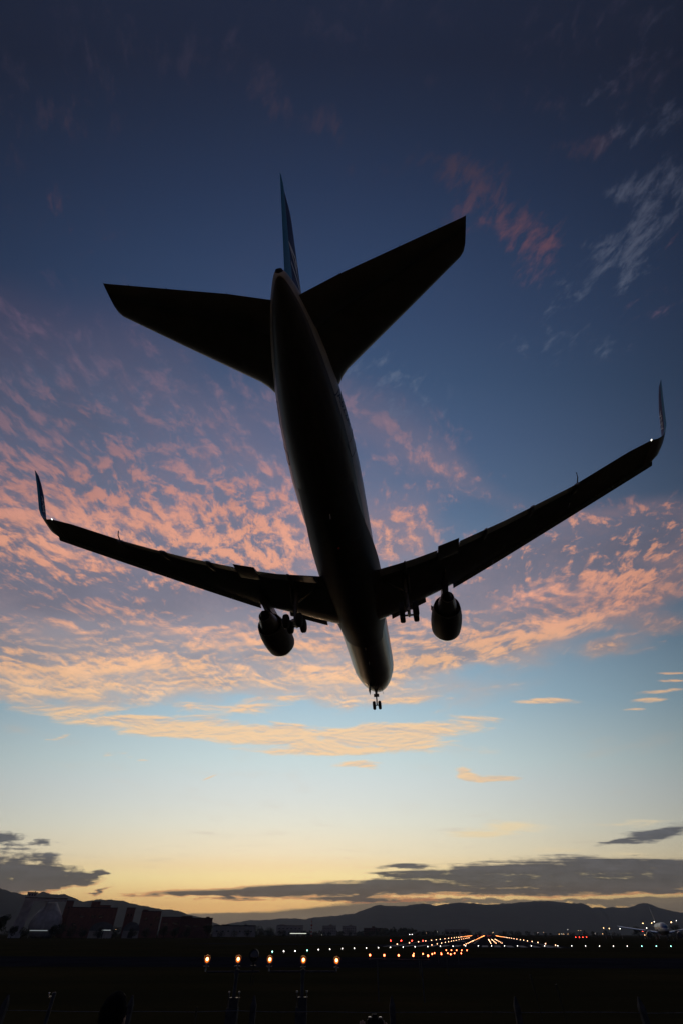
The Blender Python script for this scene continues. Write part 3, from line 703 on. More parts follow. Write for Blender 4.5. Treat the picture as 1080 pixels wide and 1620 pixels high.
        for x, zt, zb, w_ in ((20.3, cz + 1.42, cz + 1.3, .03), (21.3, cz + 1.75, cz + 1.2, .22), (22.8, -.95, cz + 1.1, .27), (24.6, -.95, cz + .8, .27), (26.3, -1.0, cz + .75, .2), (27.6, -1.15, -1.65, .04)):
            rs.append([P(x, s * cy + w_, zb), P(x, s * cy + w_, zt), P(x, s * cy - w_, zt), P(x, s * cy - w_, zb)])
        rings(bm, rs); obj('pylon', bm, M['wing'], eng, ang=30)
        bm = NB()
        a = math.radians(42); y0, z0 = s * (cy - 1.40 * math.cos(a)), cz + 1.40 * math.sin(a); y1, z1 = s * (cy - 1.72 * math.cos(a)), cz + 1.72 * math.sin(a)
        rings(bm, [[P(20.4, y0, z0 - .02), P(21.9, y0, z0 - .02), P(21.9, y0, z0 + .02), P(20.4, y0, z0 + .02)], [P(21.1, y1, z1 - .01), P(21.9, y1, z1 - .01), P(21.9, y1, z1 + .01), P(21.1, y1, z1 + .01)]])
        obj('nacelle_strake', bm, M['belly'], eng, smooth=False)
        # ---- tailplane
        H = [(.5, 44.6, 51.15), (1.6, 45.0, 51.5), (2.05, 45.65, 51.6), (2.3, 46.05, 51.66), (2.7, 46.48, 51.75), (6.5, 49.22, 52.52), (9.35, 51.32, 53.1), (9.52, 51.55, 53.14), (9.58, 51.85, 53.16)]
        bm = NB(); rs = []
        for y, xl, xt in H:
            z = .86 + .123 * (y - 1); rs.append(airfoil(xl, xl + (xt - xl) * .70, s * y, z, z + .0, .13 if y < 9.4 else .08))
        rings(bm, rs); hs = obj('tailplane', bm, M['wing'], root, ang=50)
        bm = NB(); rs = []
        for y in (.72, 3, 5, 7, 9.35, 9.57):
            _, xl, xt = interp(H, y); z = .86 + .123 * (y - 1); ch = (xt - xl) * .33
            rs.append(airfoil(xt - ch, xt, s * y, z + .01, z + .05, .16))
        rings(bm, rs); obj('elevator', bm, M['wing'], hs, ang=50)
        for y in (3.0, 6.2, 8.2):
            bm = NB(); _, xl, xt = interp(H, y); z = .86 + .123 * (y - 1)
            tube(bm, [P(xt - .05, s * y, z + .03), P(xt + .07, s * y, z + .03)], .012, 4)
            obj('static_wick', bm, M['dark'], hs)
        # ---- main landing gear
        gx, gy = 27.9, 4.72
        bm = NB()
        tube(bm, [P(gx - .15, s * (gy + .05), -1.6), P(gx, s * gy, -3.6), P(gx + .02, s * gy, -3.62)], [.24, .22, .22], 12)
        tube(bm, [P(gx, s * gy, -3.6), P(gx + .04, s * gy, -5.25)], .14, 12)
        strut = obj('main_landing_gear', bm, M['steel'], root)
        bm = NB(); tube(bm, [P(gx, s * gy, -3.4), P(gx - .3, s * (gy - 1.9), -1.9)], .09, 8); tube(bm, [P(gx - .05, s * gy, -3.1), P(gx - 1.8, s * gy, -1.7)], .08, 8); obj('side_brace', bm, M['steel'], strut)
        bm = NB(); tube(bm, [P(gx + .25, s * gy, -3.7), P(gx + .62, s * gy, -4.35), P(gx + .25, s * gy, -5.0)], .06, 6); obj('torque_link', bm, M['steel'], strut)
        tilt = .16; bz = -5.32
        bm = NB(); tube(bm, [P(gx - .80, s * gy, bz + .80 * tilt), P(gx + .80, s * gy, bz - .80 * tilt)], .13, 10)
        for d in (-.71, .71): tube(bm, [P(gx + d, s * gy - .42, bz - d * tilt), P(gx + d, s * gy + .42, bz - d * tilt)], .08, 8)
        obj('bogie_beam', bm, M['steel'], strut)
        for d in (-.71, .71):
            for e in (-.56, .56):
                bm = NB(); R_ = .585
                lathe(bm, P(gx + d, s * gy + e - .22, bz - d * tilt), (1, 0, 0), [(0, .28), (.0, R_ * .78), (.03, R_ * .90), (.09, R_ * .98), (.15, R_), (.29, R_), (.35, R_ * .98), (.41, R_ * .90), (.44, R_ * .78), (.44, .28)], 28)
                lathe(bm, P(gx + d, s * gy + e - .19, bz - d * tilt), (1, 0, 0), [(0, .05), (.02, .27), (.36, .27), (.38, .05)], 20, mi=1)
                obj('wheel', bm, [M['rubber'], M['galv']], strut, ang=50)
        bm = NB(); rings(bm, [[P(gx - .9, s * (gy + .42), -1.75), P(gx + .75, s * (gy + .42), -1.75), P(gx + .75, s * (gy + .47), -1.75), P(gx - .9, s * (gy + .47), -1.75)], [P(gx - .45, s * (gy + .3), -3.5), P(gx + .45, s * (gy + .3), -3.5), P(gx + .45, s * (gy + .34), -3.5), P(gx - .45, s * (gy + .34), -3.5)]])
        obj('gear_door', bm, M['belly'], strut, smooth=False)
    # ---- fin
    V = [(1.9, 43.6, 51.3), (2.6, 44.3, 51.66), (4.2, 46.0, 52.3), (7, 48.6, 53.4), (10.4, 51.75, 54.72), (10.72, 52.1, 54.86), (10.86, 52.5, 54.92)]
    def fin_ring(z, xl, xt, tc):
        a_, b_ = [], []
        for i in range(12):
            t = .5 * (1 - math.cos(PI * i / 11)); ch = xt - xl
            th = tc / .2 * (.2969 * math.sqrt(t) - .126 * t - .3516 * t * t + .2843 * t ** 3 - .1015 * t ** 4) * ch + .004
            a_.append(P(xl + ch * t, th, z)); b_.append(P(xl + ch * t, -th, z))
        return a_ + b_[::-1]
    bm = NB(); rings(bm, [fin_ring(z, xl, xl + (xt - xl) * .70, .115 if z < 10.8 else .07) for z, xl, xt in V])
    for f in bm.faces:
        c = f.calc_center_median()
        if c.z < 2.9: f.material_index = 1
    fin = obj('tail_fin', bm, [M['navy'], M['white']], root, ang=50)
    bm = NB(); rings(bm, [fin_ring(z, xt - (xt - xl) * .31, xt, .13) for z, xl, xt in ((2.95, 44.7, 51.8),) + tuple(V[2:])])
    obj('rudder', bm, M['teal'], fin, ang=50)
    def fin_pt(a, b, side):
        z = 5.6 + a * .72                                     # letters climb the fin
        _, xl, xt = interp(V, z)
        x = xl + (xt - xl) * .40 + b * .95
        t = (x - xl) / ((xt - xl) * .7); t = min(.98, max(.02, t)); ch = (xt - xl) * .7
        th = .115 / .2 * (.2969 * math.sqrt(t) - .126 * t - .3516 * t * t + .2843 * t ** 3 - .1015 * t ** 4) * ch + .02
        return P(x, side * th, z)
    text_mesh('lettering', 'ANA', 3.4, M['letter'], fin, lambda a, b: fin_pt(a, b, 1))
    text_mesh('lettering', 'ANA', 3.4, M['letter'], fin, lambda a, b: fin_pt(-a, b, -1))
    # ---- nose gear
    nx = 5.92
    bm = NB(); tube(bm, [P(nx - .05, 0, -2.3), P(nx, 0, -3.7)], .15, 12); tube(bm, [P(nx, 0, -3.7), P(nx + .05, 0, -4.98)], .085, 10)
    tube(bm, [P(nx + .05, -.42, -4.96), P(nx + .05, .42, -4.96)], .06, 8)
    box(bm, P(nx - .1, 0, -3.75), (.62, .24, .3))
    ng = obj('nose_landing_gear', bm, M['steel'], root)
    bm = NB(); tube(bm, [P(nx, 0, -3.6), P(nx - 1.3, 0, -2.4)], .07, 8)
    for e in (-.42, .42): tube(bm, [P(nx, 0, -3.5), P(nx + .1, e, -2.5)], .05, 8)
    obj('drag_brace', bm, M['steel'], ng)
    bm = NB(); tube(bm, [P(nx + .15, 0, -3.8), P(nx + .45, 0, -4.3), P(nx + .15, 0, -4.8)], .045, 6); obj('torque_link', bm, M['steel'], ng)
    for e in (-.33, .33):
        bm = NB(); R_ = .48
        lathe(bm, P(nx + .05, e - .17, -4.96), (1, 0, 0), [(0, .2), (0, R_ * .78), (.03, R_ * .92), (.08, R_ * .99), (.12, R_), (.22, R_), (.26, R_ * .99), (.31, R_ * .92), (.34, R_ * .78), (.34, .2)], 26)
        lathe(bm, P(nx + .05, e - .15, -4.96), (1, 0, 0), [(0, .03), (.02, .2), (.28, .2), (.3, .03)], 16, mi=1)
        obj('wheel', bm, [M['rubber'], M['galv']], ng, ang=50)
    for e in (-1, 1):
        bm = NB(); rings(bm, [[P(nx - .9, e * .62, -2.48), P(nx + .9, e * .62, -2.50), P(nx + .9, e * .66, -2.50), P(nx - .9, e * .66, -2.48)], [P(nx - .8, e * .80, -3.38), P(nx + .75, e * .80, -3.38), P(nx + .75, e * .835, -3.38), P(nx - .8, e * .835, -3.38)]])
        obj('gear_door', bm, M['belly'], ng, smooth=False)
    return root
plane = build_airliner()
Rm = Matrix(PLANE_R).to_4x4(); Rm.translation = Vector(PLANE_T)
plane.matrix_world = Rm

# a second airliner, standing far off on the apron
parked = copy_tree(plane)
AIRP = (201.17, 380.04, 4.78)
parked.matrix_world = Matrix.Translation((AIRP[0], AIRP[1], 5.92)) @ Matrix.Rotation(math.radians(157), 4, 'Z')
tag(parked, 'white airliner parked far away at the right edge, facing the viewer', 'airliner')

# ================================================================== approach lights
MISC = {'bar2_l': (-2.19, 19.88, 2.35),
 'bar2_r': (-0.1, 20.0, 2.33),
 'bar_l': (-4.09, 19.58, 2.38),
 'bar_r': (-2.52, 19.84, 2.35),
 'bar_y': (-2.13, 19.89, 2.35),
 'box1': (-3.11, 19.76, 1.91),
 'box2': (-1.12, 19.97, 1.9),
 'cam_l': (0.27, 6.19, 2.67),
 'cam_r': (0.44, 6.18, 2.67),
 'hand_l': (0.11, 6.2, 2.65),
 'hand_r': (0.45, 6.18, 2.66),
 'head': (-1.61, 4.73, 2.85),
 'pole': (-5.22, 11.9, 2.41),
 'post1': (-4.03, 12.36, 2.36),
 'post2': (-1.68, 12.89, 2.29),
 'post3': (1.01, 12.96, 2.27),
 'speck': (-5.26, 11.89, 2.41),
 'stalk': (3.17, 10.53, 2.7),
 'stalk2': (3.52, 10.42, 2.67),
 'tank': (-268.03, 559.07, 14.55),
 'tower_l': (-290.75, 547.6, 30.46)}
DISC = (-2.72, 19.81, 2.69)
def aim(c): return -RF
BAR1 = [(-4.14, 19.57, 2.61), (-3.2, 19.74, 2.61), (-2.22, 19.88, 2.6), (-1.16, 19.97, 2.59), (-0.11, 20.0, 2.58)]
def lamp_can(parent, p, d):
    """a lamp in a hooded can on a short neck; d is the way it shines"""
    p = Vector(p); d = Vector(d).normalized()
    bm = NB(); lathe(bm, p - d * .16, d, [(0, .04), (.03, .075), (.12, .095), (.16, .10), (.16, .088), (.11, .085)], 18)
    tube(bm, [p - d * .08 + Vector((0, 0, -.09)), p - d * .08 + Vector((0, 0, -.20))], .022, 8)
    box(bm, p - d * .08 + Vector((0, 0, -.145)), (.17, .04, .018))
    side = d.cross(Vector((0, 0, 1))).normalized()                     # hood over the upper half
    rs = []
    for k in range(9):
        a = math.radians(10 + 160 * k / 8); e = side * math.cos(a) + Vector((0, 0, 1)) * math.sin(a)
        rs.append([p + e * .098, p + d * (.03 + .08 * math.sin(a)) + e * .105, p + d * (.03 + .08 * math.sin(a)) + e * .112, p + e * .106])
    rings(bm, rs)
    can = obj('lamp', bm, M['steel'], parent, ang=35)
    bm = NB(); lathe(bm, p - d * .04, d, [(0, .062), (.012, .060), (.022, .045), (.028, .02)], 18); obj('lens', bm, M['l_amber'], can)
    bm = NB(); lathe(bm, p - d * .008 + Vector((0, 0, .012)), d, [(0, .036), (.008, .032), (.012, .01)], 12); obj('filament', bm, M['l_core'], can)
    return can
def near_stand(lamps, xa, xb, post, label, disc=None):
    root = empty('approach_light_stand', (post[0], post[1], 0), label, 'approach light', 'approach light stands nearest the fence')
    O = Vector((post[0], post[1], 0)); L_ = lambda p: Vector(p) - O
    top = 2.345
    bm = NB(); tube(bm, [(0, 0, 1.78), (0, 0, top - .02)], .055, 12); tube(bm, [(0, 0, top - .06), (0, 0, top + .05)], .075, 12); obj('post', bm, M['darksteel'], root)
    bm = NB(); tube(bm, [L_((xa[0], xa[1], top)), L_((xb[0], xb[1], top))], .022, 8)
    obj('crossbar', bm, M['darksteel'], root)
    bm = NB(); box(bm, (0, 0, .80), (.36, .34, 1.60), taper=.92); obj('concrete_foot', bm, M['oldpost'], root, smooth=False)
    bm = NB(); box(bm, (.03, -.02, 1.70), (.26, .22, .19)); box(bm, (.03, -.02, 1.80), (.30, .26, .012)); obj('junction_box', bm, M['dark'], root, smooth=False)
    for e in (-.15, .15):
        bm = NB(); box(bm, (e, 0, 1.76), (.02, .10, .32)); tube(bm, [(e, -.03, 1.90), (e, -.03, 1.935)], .03, 8, mi=1); obj('hinge_plate', bm, [M['darksteel'], M['galv']], root, smooth=False)
    for p in lamps:
        c = L_((p[0], p[1], p[2])); d = Vector((-p[0], -p[1], .5)).normalized()
        lamp_can(root, c, Vector((d.x, d.y, .04)))
        bm = NB(); tube(bm, [(c.x - d.x * .08, c.y - d.y * .08, c.z - .19), (c.x - d.x * .08, c.y - d.y * .08, top)], .02, 8); obj('lamp_neck', bm, M['galv'], root)
    if disc:
        c = L_(disc); d = Vector((-.15, -1, .12)).normalized()
        bm = NB(); lathe(bm, c + d * .02, -d, [(0, .145), (-.03, .155), (0.02, .16), (.10, .13), (.17, .07), (.19, .02)], 28)
        tube(bm, [c - d * -.03 + Vector((0, .06, -.12)), c + Vector((0, .06, -.24))], .03, 8); box(bm, c + Vector((0, .06, -.22)), (.16, .12, .02))
        st = obj('flashing_lamp', bm, M['dark'], root, ang=35)
        bm = NB(); lathe(bm, c + d * .018, d, [(0, .142), (.02, .10), (.03, .03)], 24); obj('glass', bm, M['glass'], st)
        bm = NB(); tube(bm, [c + Vector((0, .06, -.24)), (c.x, c.y + .06, top)], .028, 8); tube(bm, [c + Vector((.01, .05, -.3)), c + Vector((-.05, .03, -.5)), c + Vector((-.03, .02, -.66)), c + Vector((.03, .03, -.62)), c + Vector((.05, .05, -.42))], .01, 6)
        obj('cable', bm, M['rubber'], st)
    return root
near_stand(BAR1[:2], MISC['bar_l'], MISC['bar_r'], BAR1[1], 'left approach light stand with two lit amber lamps and a round dark flasher', DISC)
near_stand(BAR1[2:], MISC['bar2_l'], MISC['bar2_r'], BAR1[3], 'right approach light stand holding three lit amber lamps on one bar')
for n, (a, z, w_) in enumerate(((44, 2.14, 'nearest'), (70, 1.63, 'second nearest'), (97, 1.12, 'third nearest'), (125, .93, 'farthest'))):
    c = rw(0, a)
    root = empty('approach_light_bar', c, 'low bar of five glowing red-white approach lights, %s of four before the runway' % w_, 'approach light', 'approach light bars before the runway')
    bm = NB(); tube(bm, [rw(-2.1, a, z - .2) - c, rw(2.1, a, z - .2) - c], .03, 8); obj('crossbar', bm, M['darksteel'], root)
    for l in (-1.5, 1.5):
        bm = NB(); tube(bm, [rw(l, a, 0) - c, rw(l, a, z - .2) - c], .04, 8); obj('post', bm, M['darksteel'], root)
    for l in (-2, -1, 0, 1, 2):
        p = rw(l, a, z) - c
        bm = NB(); lathe(bm, p + RF * .14, -RF, [(0, .04), (.1, .09), (.14, .095)], 14); tube(bm, [p + RF * .07 + Vector((0, 0, -.07)), p + RF * .07 + Vector((0, 0, -.2))], .02, 6)
        lp = obj('lamp', bm, M['steel'], root)
        bm = NB(); r_ = .038 + a * .00034; lathe(bm, p - RF * .004, -RF, [(0, r_), (.02, r_ * .8), (.03, .02)], 14); obj('lens', bm, M['l_appr'], lp)

# ================================================================== runway lights
def light_mesh(name, r, m, h=.25):
    bm = NB(); lathe(bm, (0, 0, 0), (0, 0, 1), [(0, r * .7), (.05, r * .7), (.06, r * .35), (h, r * .35)], 10)
    lathe(bm, (0, 0, h), (0, 0, 1), [(0, r * .6), (r * .3, r), (r * .8, r), (r * 1.5, r * .6), (r * 1.7, .02)], 12, mi=1)
    me = bpy.data.meshes.new(name); bmesh.ops.recalc_face_normals(bm, faces=bm.faces[:]); bm.to_mesh(me); bm.free()
    me.materials.append(M['steel']); me.materials.append(m); me.shade_smooth(); return me
def runway_light(me, p, label, group, name='runway_light'):
    o = bpy.data.objects.new(name, me); COL.objects.link(o); o.location = p
    return tag(o, label, 'runway light', group)
THR = [(-14.92, 137.33, 0.0), (-12.65, 139.93, 0.0), (-10.29, 142.62, 0.0), (-7.82, 148.06, 0.0), (-5.38, 155.68, 0.0), (-2.6, 160.28, 0.0), (0.53, 167.22, 0.0), (3.86, 171.13, 0.0),
 (7.35, 175.23, 0.0), (11.02, 179.53, 0.0), (15.01, 185.74, 0.0), (19.13, 188.84, 0.0), (23.41, 193.86, 0.0), (27.86, 197.26, 0.0), (33.14, 204.83, 0.0), (37.45, 205.45, 0.0),
 (42.89, 211.46, 0.0), (47.37, 212.12, 0.0), (52.1, 212.83, 0.0), (56.78, 213.52, 0.0), (61.44, 214.22, 0.0), (66.51, 214.97, 0.0), (71.37, 215.7, 0.0), (76.27, 216.43, 0.0),
 (81.0, 216.04, 0.0), (85.71, 215.65, 0.0), (89.93, 214.13, 0.0), (94.58, 213.74, 0.0), (99.75, 214.5, 0.0), (105.19, 215.29, 0.0), (110.68, 216.08, 0.0), (116.2, 216.88, 0.0)]
mw, mg = light_mesh('white_threshold_light', .11, M['l_white']), light_mesh('green_threshold_light', .11, M['l_green'])
for i, p in enumerate(THR):
    gr = i in (0, 3, 29, 30, 31)
    runway_light(mg if gr else mw, p, '%s light, %s from the left in the long row before the runway' % ('greenish' if gr else 'small white', ordn(i, len(THR), 'first', 'last')), 'long row of lights before the runway')
def row(lat, alongs, r, m, side, group):
    n = len(alongs); cache = {}
    for i, a in enumerate(alongs):
        rr = max(.09, min(.34, r * (.5 + a / 700)))
        k = round(rr, 2)
        if k not in cache: cache[k] = light_mesh('runway_light', k, m(a) if callable(m) else m, .3)
        runway_light(cache[k], rw(lat(a) if callable(lat) else lat, a, 0), 'lit runway lamp, %s from the near end of the %s' % (ordn(i, n, 'first', 'last'), side), group)
edge = lambda a: M['l_warm'] if a < 900 else M['l_orange']
al = [236 + 38 * i for i in range(6)] + [464 + 52 * i for i in range(22)]
row(-27.5, al, .16, edge, 'left edge row', 'left edge lights of the runway')
row(30.0, al, .16, edge, 'right edge row', 'right edge lights of the runway')
row(lambda a: -13.5 + (a - 226) * .0035, [226 + 24 * i for i in range(7)] + [400 + 40 * i for i in range(8)], .13, edge, 'faint row left of centre', 'touchdown lights left of the centre line')
row(lambda a: -2.2 + (a - 226) * .0032, [230 + 22 * i for i in range(8)] + [420 + 50 * i for i in range(26)], .13, lambda a: M['l_warm'] if a < 420 else M['l_orange'], 'centre row', 'centre line lights of the runway')
for l, nm in ((7.6, 'inner'), (9.9, 'middle'), (12.6, 'outer')):
    row(l, [262 + 30 * i + l * 2 for i in range(8)], .12, edge, '%s file right of centre' % nm, 'touchdown lights right of the centre line')
me = light_mesh('runway_end_light', .30, M['l_end'], .3)
for i in range(8): runway_light(me, rw(-14 + 4.6 * i, 1585), 'tiny red light, %s from the left, across the far runway end' % ordn(i, 8, 'first', 'last'), 'red lights across the far runway end')

def papi(p, label, group, r=.16, m='l_red', h=.55):
    root = empty('glide_slope_light', (p[0], p[1], 0), label, 'signal light', group)
    bm = NB(); box(bm, (0, 0, h), (.9, .7, .3)); b_ = obj('housing', bm, M['steel'], root, smooth=False)
    for e in (-.35, .35):
        bm = NB(); tube(bm, [(e, 0, 0), (e, 0, h - .15)], .04, 6); obj('leg', bm, M['galv'], root)
    bm = NB(); lathe(bm, (0, -.36, h), (0, -1, 0), [(0, r), (.03, r * .9), (.05, .02)], 14); obj('lens', bm, M[m], root)
PP = [(27.68, 338.87, 0.29), (33.45, 338.35, 0.31), (39.3, 337.72, 0.35), (45.23, 336.98, 0.42)]
for i, p in enumerate(PP): papi(p, 'bright red signal light, %s of four in a row left of the runway' % ordn(i, 4), 'red signal lights left of the runway', .21)
PP = [(323.28, 839.94, 2.77), (327.86, 838.16, 2.91), (331.91, 836.56, 3.11), (336.13, 834.87, 2.99)]
for i, p in enumerate(PP): papi(p, 'distant red signal light, %s of four in the far field right of the runway' % ordn(i, 4), 'distant red signal lights right of the runway', .30)

# ================================================================== lamps on masts
def mast(name, p, m, r, label, group):
    root = empty(name, (p[0], p[1], 0), label, 'lamp post', group)
    h = max(1.2, p[2])
    bm = NB(); tube(bm, [(0, 0, 0), (0, 0, h)], [.12, .07], 8); tube(bm, [(0, 0, h), (0, -.6, h + .1)], .05, 6); obj('pole', bm, M['galv'], root)
    bm = NB(); lathe(bm, (0, -.7, h + .12), (0, 0, 1), [(-r, .02), (-r * .7, r * .7), (0, r), (r * .6, r * .8), (r, .03)], 12)
    obj('lamp', bm, m, root)
AP = [(311.9, 626.67, 5.99), (314.31, 625.47, 11.65), (321.67, 621.71, 11.81), (324.1, 620.45, 12.76), (316.11, 624.56, 8.12), (337.59, 613.22, 12.31), (342.04, 610.74, 13.55),
 (279.2, 641.91, 8.16), (284.12, 639.75, 7.77), (293.46, 635.52, 7.57), (312.57, 626.34, 2.94)]
words = ['bright red-orange light low beside the parked airliner', 'orange floodlight above the red light left of the parked airliner', 'orange floodlight, left of the pair above the parked airliner', 'pale floodlight, right of the pair above the parked airliner', 'white floodlight just above the bright red-orange light',
         'orange floodlight right of the parked airliner tail', 'dim white floodlight at the far right edge', 'pinkish floodlight, leftmost of three left of the parked airliner', 'orange floodlight, middle of three left of the parked airliner', 'white floodlight, rightmost of three left of the parked airliner', 'faint white light low beneath the bright red-orange light']
for i, p in enumerate(AP):
    mast('floodlight_mast', p, M['l_red'] if i == 0 else M['l_white'] if i in (3, 4, 9, 6) else M['l_flood'], [.55, .36, .30, .32, .34, .42, .25, .30, .34, .34, .22][i], words[i], 'floodlights on the far right apron')
TW = [(146.48, 1291.72, 2.55), (151.64, 1291.13, 2.56)]
for i, p in enumerate(TW): mast('floodlight_mast', p, M['l_white'], .6, 'white light, %s of a close pair below the hills' % ('left' if i == 0 else 'right'), 'pair of white lights below the hills')
TN = sorted([(-47.91, 1599.28, -2.87), (1.69, 1600.0, 2.0), (6.66, 1599.99, 2.01), (8.32, 1599.98, 0.23), (44.72, 1599.37, -2.07), (64.53, 1598.7, -2.62), (54.62, 1599.07, -2.64),
 (80.95, 1597.95, -4.36), (493.71, 1521.92, 5.98), (506.42, 1517.74, 6.57), (561.97, 1498.06, 11.63), (583.9, 1489.65, 10.06), (589.27, 1487.53, 10.06), (617.87, 1475.89, 4.54),
 (632.79, 1469.55, 4.57), (546.53, 1503.76, 3.93), (540.96, 1505.77, 3.81), (550.7, 1502.24, 4.06), (560.27, 1498.7, 3.96), (387.45, 1552.38, 6.36), (390.49, 1551.62, 6.37),
 (223.86, 1584.26, 4.87), (251.63, 1580.09, 7.89), (-666.1, 1454.76, 7.2), (-553.88, 1501.07, 9.89), (-321.24, 1567.42, -1.01)], key=lambda p: p[0] / p[1])
for i, p in enumerate(TN):
    mast('street_lamp', p, M['l_flood'] if i % 3 else M['l_white'], .34 if i % 2 else .28, 'tiny town light under the hills, %s from the left' % ordn(i, len(TN), 'first', 'last'), 'town lights along the foot of the hills')

# ================================================================== buildings
def frame(x, y, rz): return Matrix.Translation((x, y, 0)) @ Matrix.Rotation(rz, 4, 'Z')
def building(name, x, y, w, h, rz, depth, m, label, blocks=(), wins=(), group=None, rim=.5):
    """front faces -y locally; blocks: (x centre, width, depth, from, to); wins: (x, z, w, h)"""
    root = empty(name, label=label, cat='building', group=group); root.matrix_world = frame(x, y, rz)
    bm = NB(); box(bm, (0, depth / 2, h / 2), (w, depth, h)); wall = obj('wall', bm, m, root, smooth=False)
    bm = NB()
    for c, s_ in (((0, .12, h + rim / 2), (w + .3, .24, rim)), ((0, depth - .12, h + rim / 2), (w + .3, .24, rim)), ((-w / 2 + .12, depth / 2, h + rim / 2), (.24, depth - .5, rim)), ((w / 2 - .12, depth / 2, h + rim / 2), (.24, depth - .5, rim))): box(bm, c, s_)
    box(bm, (0, depth / 2, h + .06), (w - .5, depth - .5, .12)); obj('roof', bm, M['roof'], root, smooth=False)
    for bx, bw, bd, z0, z1 in blocks:
        bm = NB(); box(bm, (bx, bd / 2 + .6, (z0 + z1) / 2 + .06), (bw, bd, z1 - z0 - .12)); box(bm, (bx, bd / 2 + .6, z1 + .1), (bw + .3, bd + .3, .25), mi=1); obj('rooftop_block', bm, [m, M['roof']], root, smooth=False)
    for wx, wz, ww, wh in wins:
        bm = NB(); box(bm, (wx, -.01, wz), (ww + .3, .10, wh + .3)); f_ = obj('window', bm, M['whitepaint'] if m is M['render'] else M['brickdark'], root, smooth=False)
        bm = NB(); box(bm, (wx, -.05, wz), (ww, .06, wh)); obj('pane', bm, M['window'], f_, smooth=False)
    return root
building('brick_building', -229.7, 553.9, 41.0, 20.2, .393, 22, M['brick'], 'large red-brown block with stepped rooftop beside the egg shaped tank',
         ((0, 7.7, 10, 20.2, 24.6), (8.8, 9.8, 12, 20.2, 22.1)), ((1, 14.2, 4, 1.6), (7.5, 14.2, 4.2, 1.6), (-9, 14.2, 4, 1.4), (14, 9, 3, 1.4), (-14, 9, 3, 1.4)))
building('brick_tower', -206.2, 584.7, 8.2, 21.0, .339, 8, M['brick'], 'slim red-brown tower standing alone between the brick blocks', (), ((-1.5, 16, 1.2, 1.6), (1.5, 16, 1.2, 1.6)))
building('brick_building', -262.3, 571.3, 6.7, 25.6, .433, 8, M['brickdark'], 'narrow dark brick shaft behind the egg shaped tank', (), ((0, 21, 1.5, 1.4),))
building('brick_building', -181.1, 572.0, 18.0, 18.2, .306, 16, M['brick'], 'square red-brown block right of the slim brick tower', ((-6, 5, 8, 18.2, 19.4),), ((-4, 13, 3, 2), (6.5, 13.5, 3.6, 2.6), (2, 9, 2, 1.4)))
building('brick_building', -162.4, 578.2, 18.8, 14.3, .274, 16, M['brick'], 'low red-brown block with wide windows before the hills', (), ((-5, 10, 5, 1.6), (4.5, 10, 5, 1.6)))
building('brick_building', -136.9, 573.7, 29.5, 13.6, .234, 18, M['brickdark'], 'long dark brown block at the right end of the brick plant', ((-9.5, 10, 10, 13.6, 14.9), (10, 3, 4, 13.6, 14.6)), ((-8, 8, 5, 1.2), (0, 8, 5, 1.2), (8, 8, 5, 1.2)))
building('terminal_building', -137.1, 787.7, 54.4, 10.0, .172, 20, M['render'], 'low pale building with a dark roof at the field edge', ((-12, 10, 8, 10, 11.6), (14, 3, 4, 10, 12.2)), tuple((-22 + 7.3 * k, 5.2, 2.6, 1.6) for k in range(7)), rim=1.1)
building('warehouse', -123.7, 1494.5, 65.5, 17.6, .083, 30, M['render'], 'long grey warehouse left of the red and white mast', ((-20, 14, 12, 17.6, 19.6),), tuple((-26 + 10 * k, 12, 5, 1.6) for k in range(6)))
def flats(x, y, w, h, rz, label, m=M['render']):
    wins = tuple((-w / 2 + 3 + i * (w - 6) / 6, 4 + k * 3.4, 3.0, 1.7) for i in range(7) for k in range(int((h - 3) / 3.4)))
    building('apartment_block', x, y, w, h, rz, 14, m, label, ((w * .1, 7, 8, h, h + 3.2),), wins, 'far apartment blocks')
flats(-30.3, 1699.6, 39, 19.2, .018, 'far apartment block just right of the red and white mast')
flats(24.9, 1699.7, 39, 18.6, -.015, 'far pale apartment block, middle of three below the hills')
flats(77.4, 1497.9, 39, 13.5, -.052, 'far dark brown apartment block, rightmost of the three', M['brickdark'])
building('hangar', 471.3, 2454.7, 100.7, 17.0, -.19, 60, M['render'], 'far long pale hall at the foot of the right hills', (), tuple((-40 + 20 * k, 7, 14, 8) for k in range(5)))
def low_shed(x, y, w, h, rz, label):
    root = empty('vaulted_shed', label=label, cat='shed', group='vaulted sheds below the brick blocks'); root.matrix_world = frame(x, y, rz)
    bm = NB(); rings(bm, [[(w / 2 * math.cos(PI * k / 14), yy, h * .45 + h * .55 * math.sin(PI * k / 14)) for k in range(15)] for yy in (0, 24)]); obj('roof', bm, M['shedroof'], root, ang=60)
    bm = NB(); box(bm, (0, 12, h * .225), (w - .4, 23.6, h * .45 - .02)); obj('wall', bm, M['render'], root, smooth=False)
    bm = NB(); box(bm, (0, .16, h * .2), (4, .1, h * .36)); obj('door', bm, M['roof'], root, smooth=False)
low_shed(-204.9, 521.1, 19.4, 10.3, .375, 'pale vaulted shed in front of the large red-brown block')
low_shed(-182.1, 529.5, 13.7, 10.4, .331, 'pale vaulted shed in front of the slim brick tower')
def canopy(x, y, w, h, rz, label, m, dp=5):
    root = empty('lit_canopy', label=label, cat='shed'); root.matrix_world = frame(x, y, rz)
    bm = NB(); box(bm, (0, dp / 2, h - .15), (w, dp, .3)); obj('roof', bm, M['whitepaint'], root, smooth=False)
    for i in range(4):
        bm = NB(); tube(bm, [(-w / 2 + .6 + i * (w - 1.2) / 3, .4, 0), (-w / 2 + .6 + i * (w - 1.2) / 3, .4, h - .3)], .1, 8); obj('post', bm, M['galv'], root)
    bm = NB(); box(bm, (0, -.05, h - .5), (w - .4, .12, .36)); obj('light_strip', bm, m, root, smooth=False)
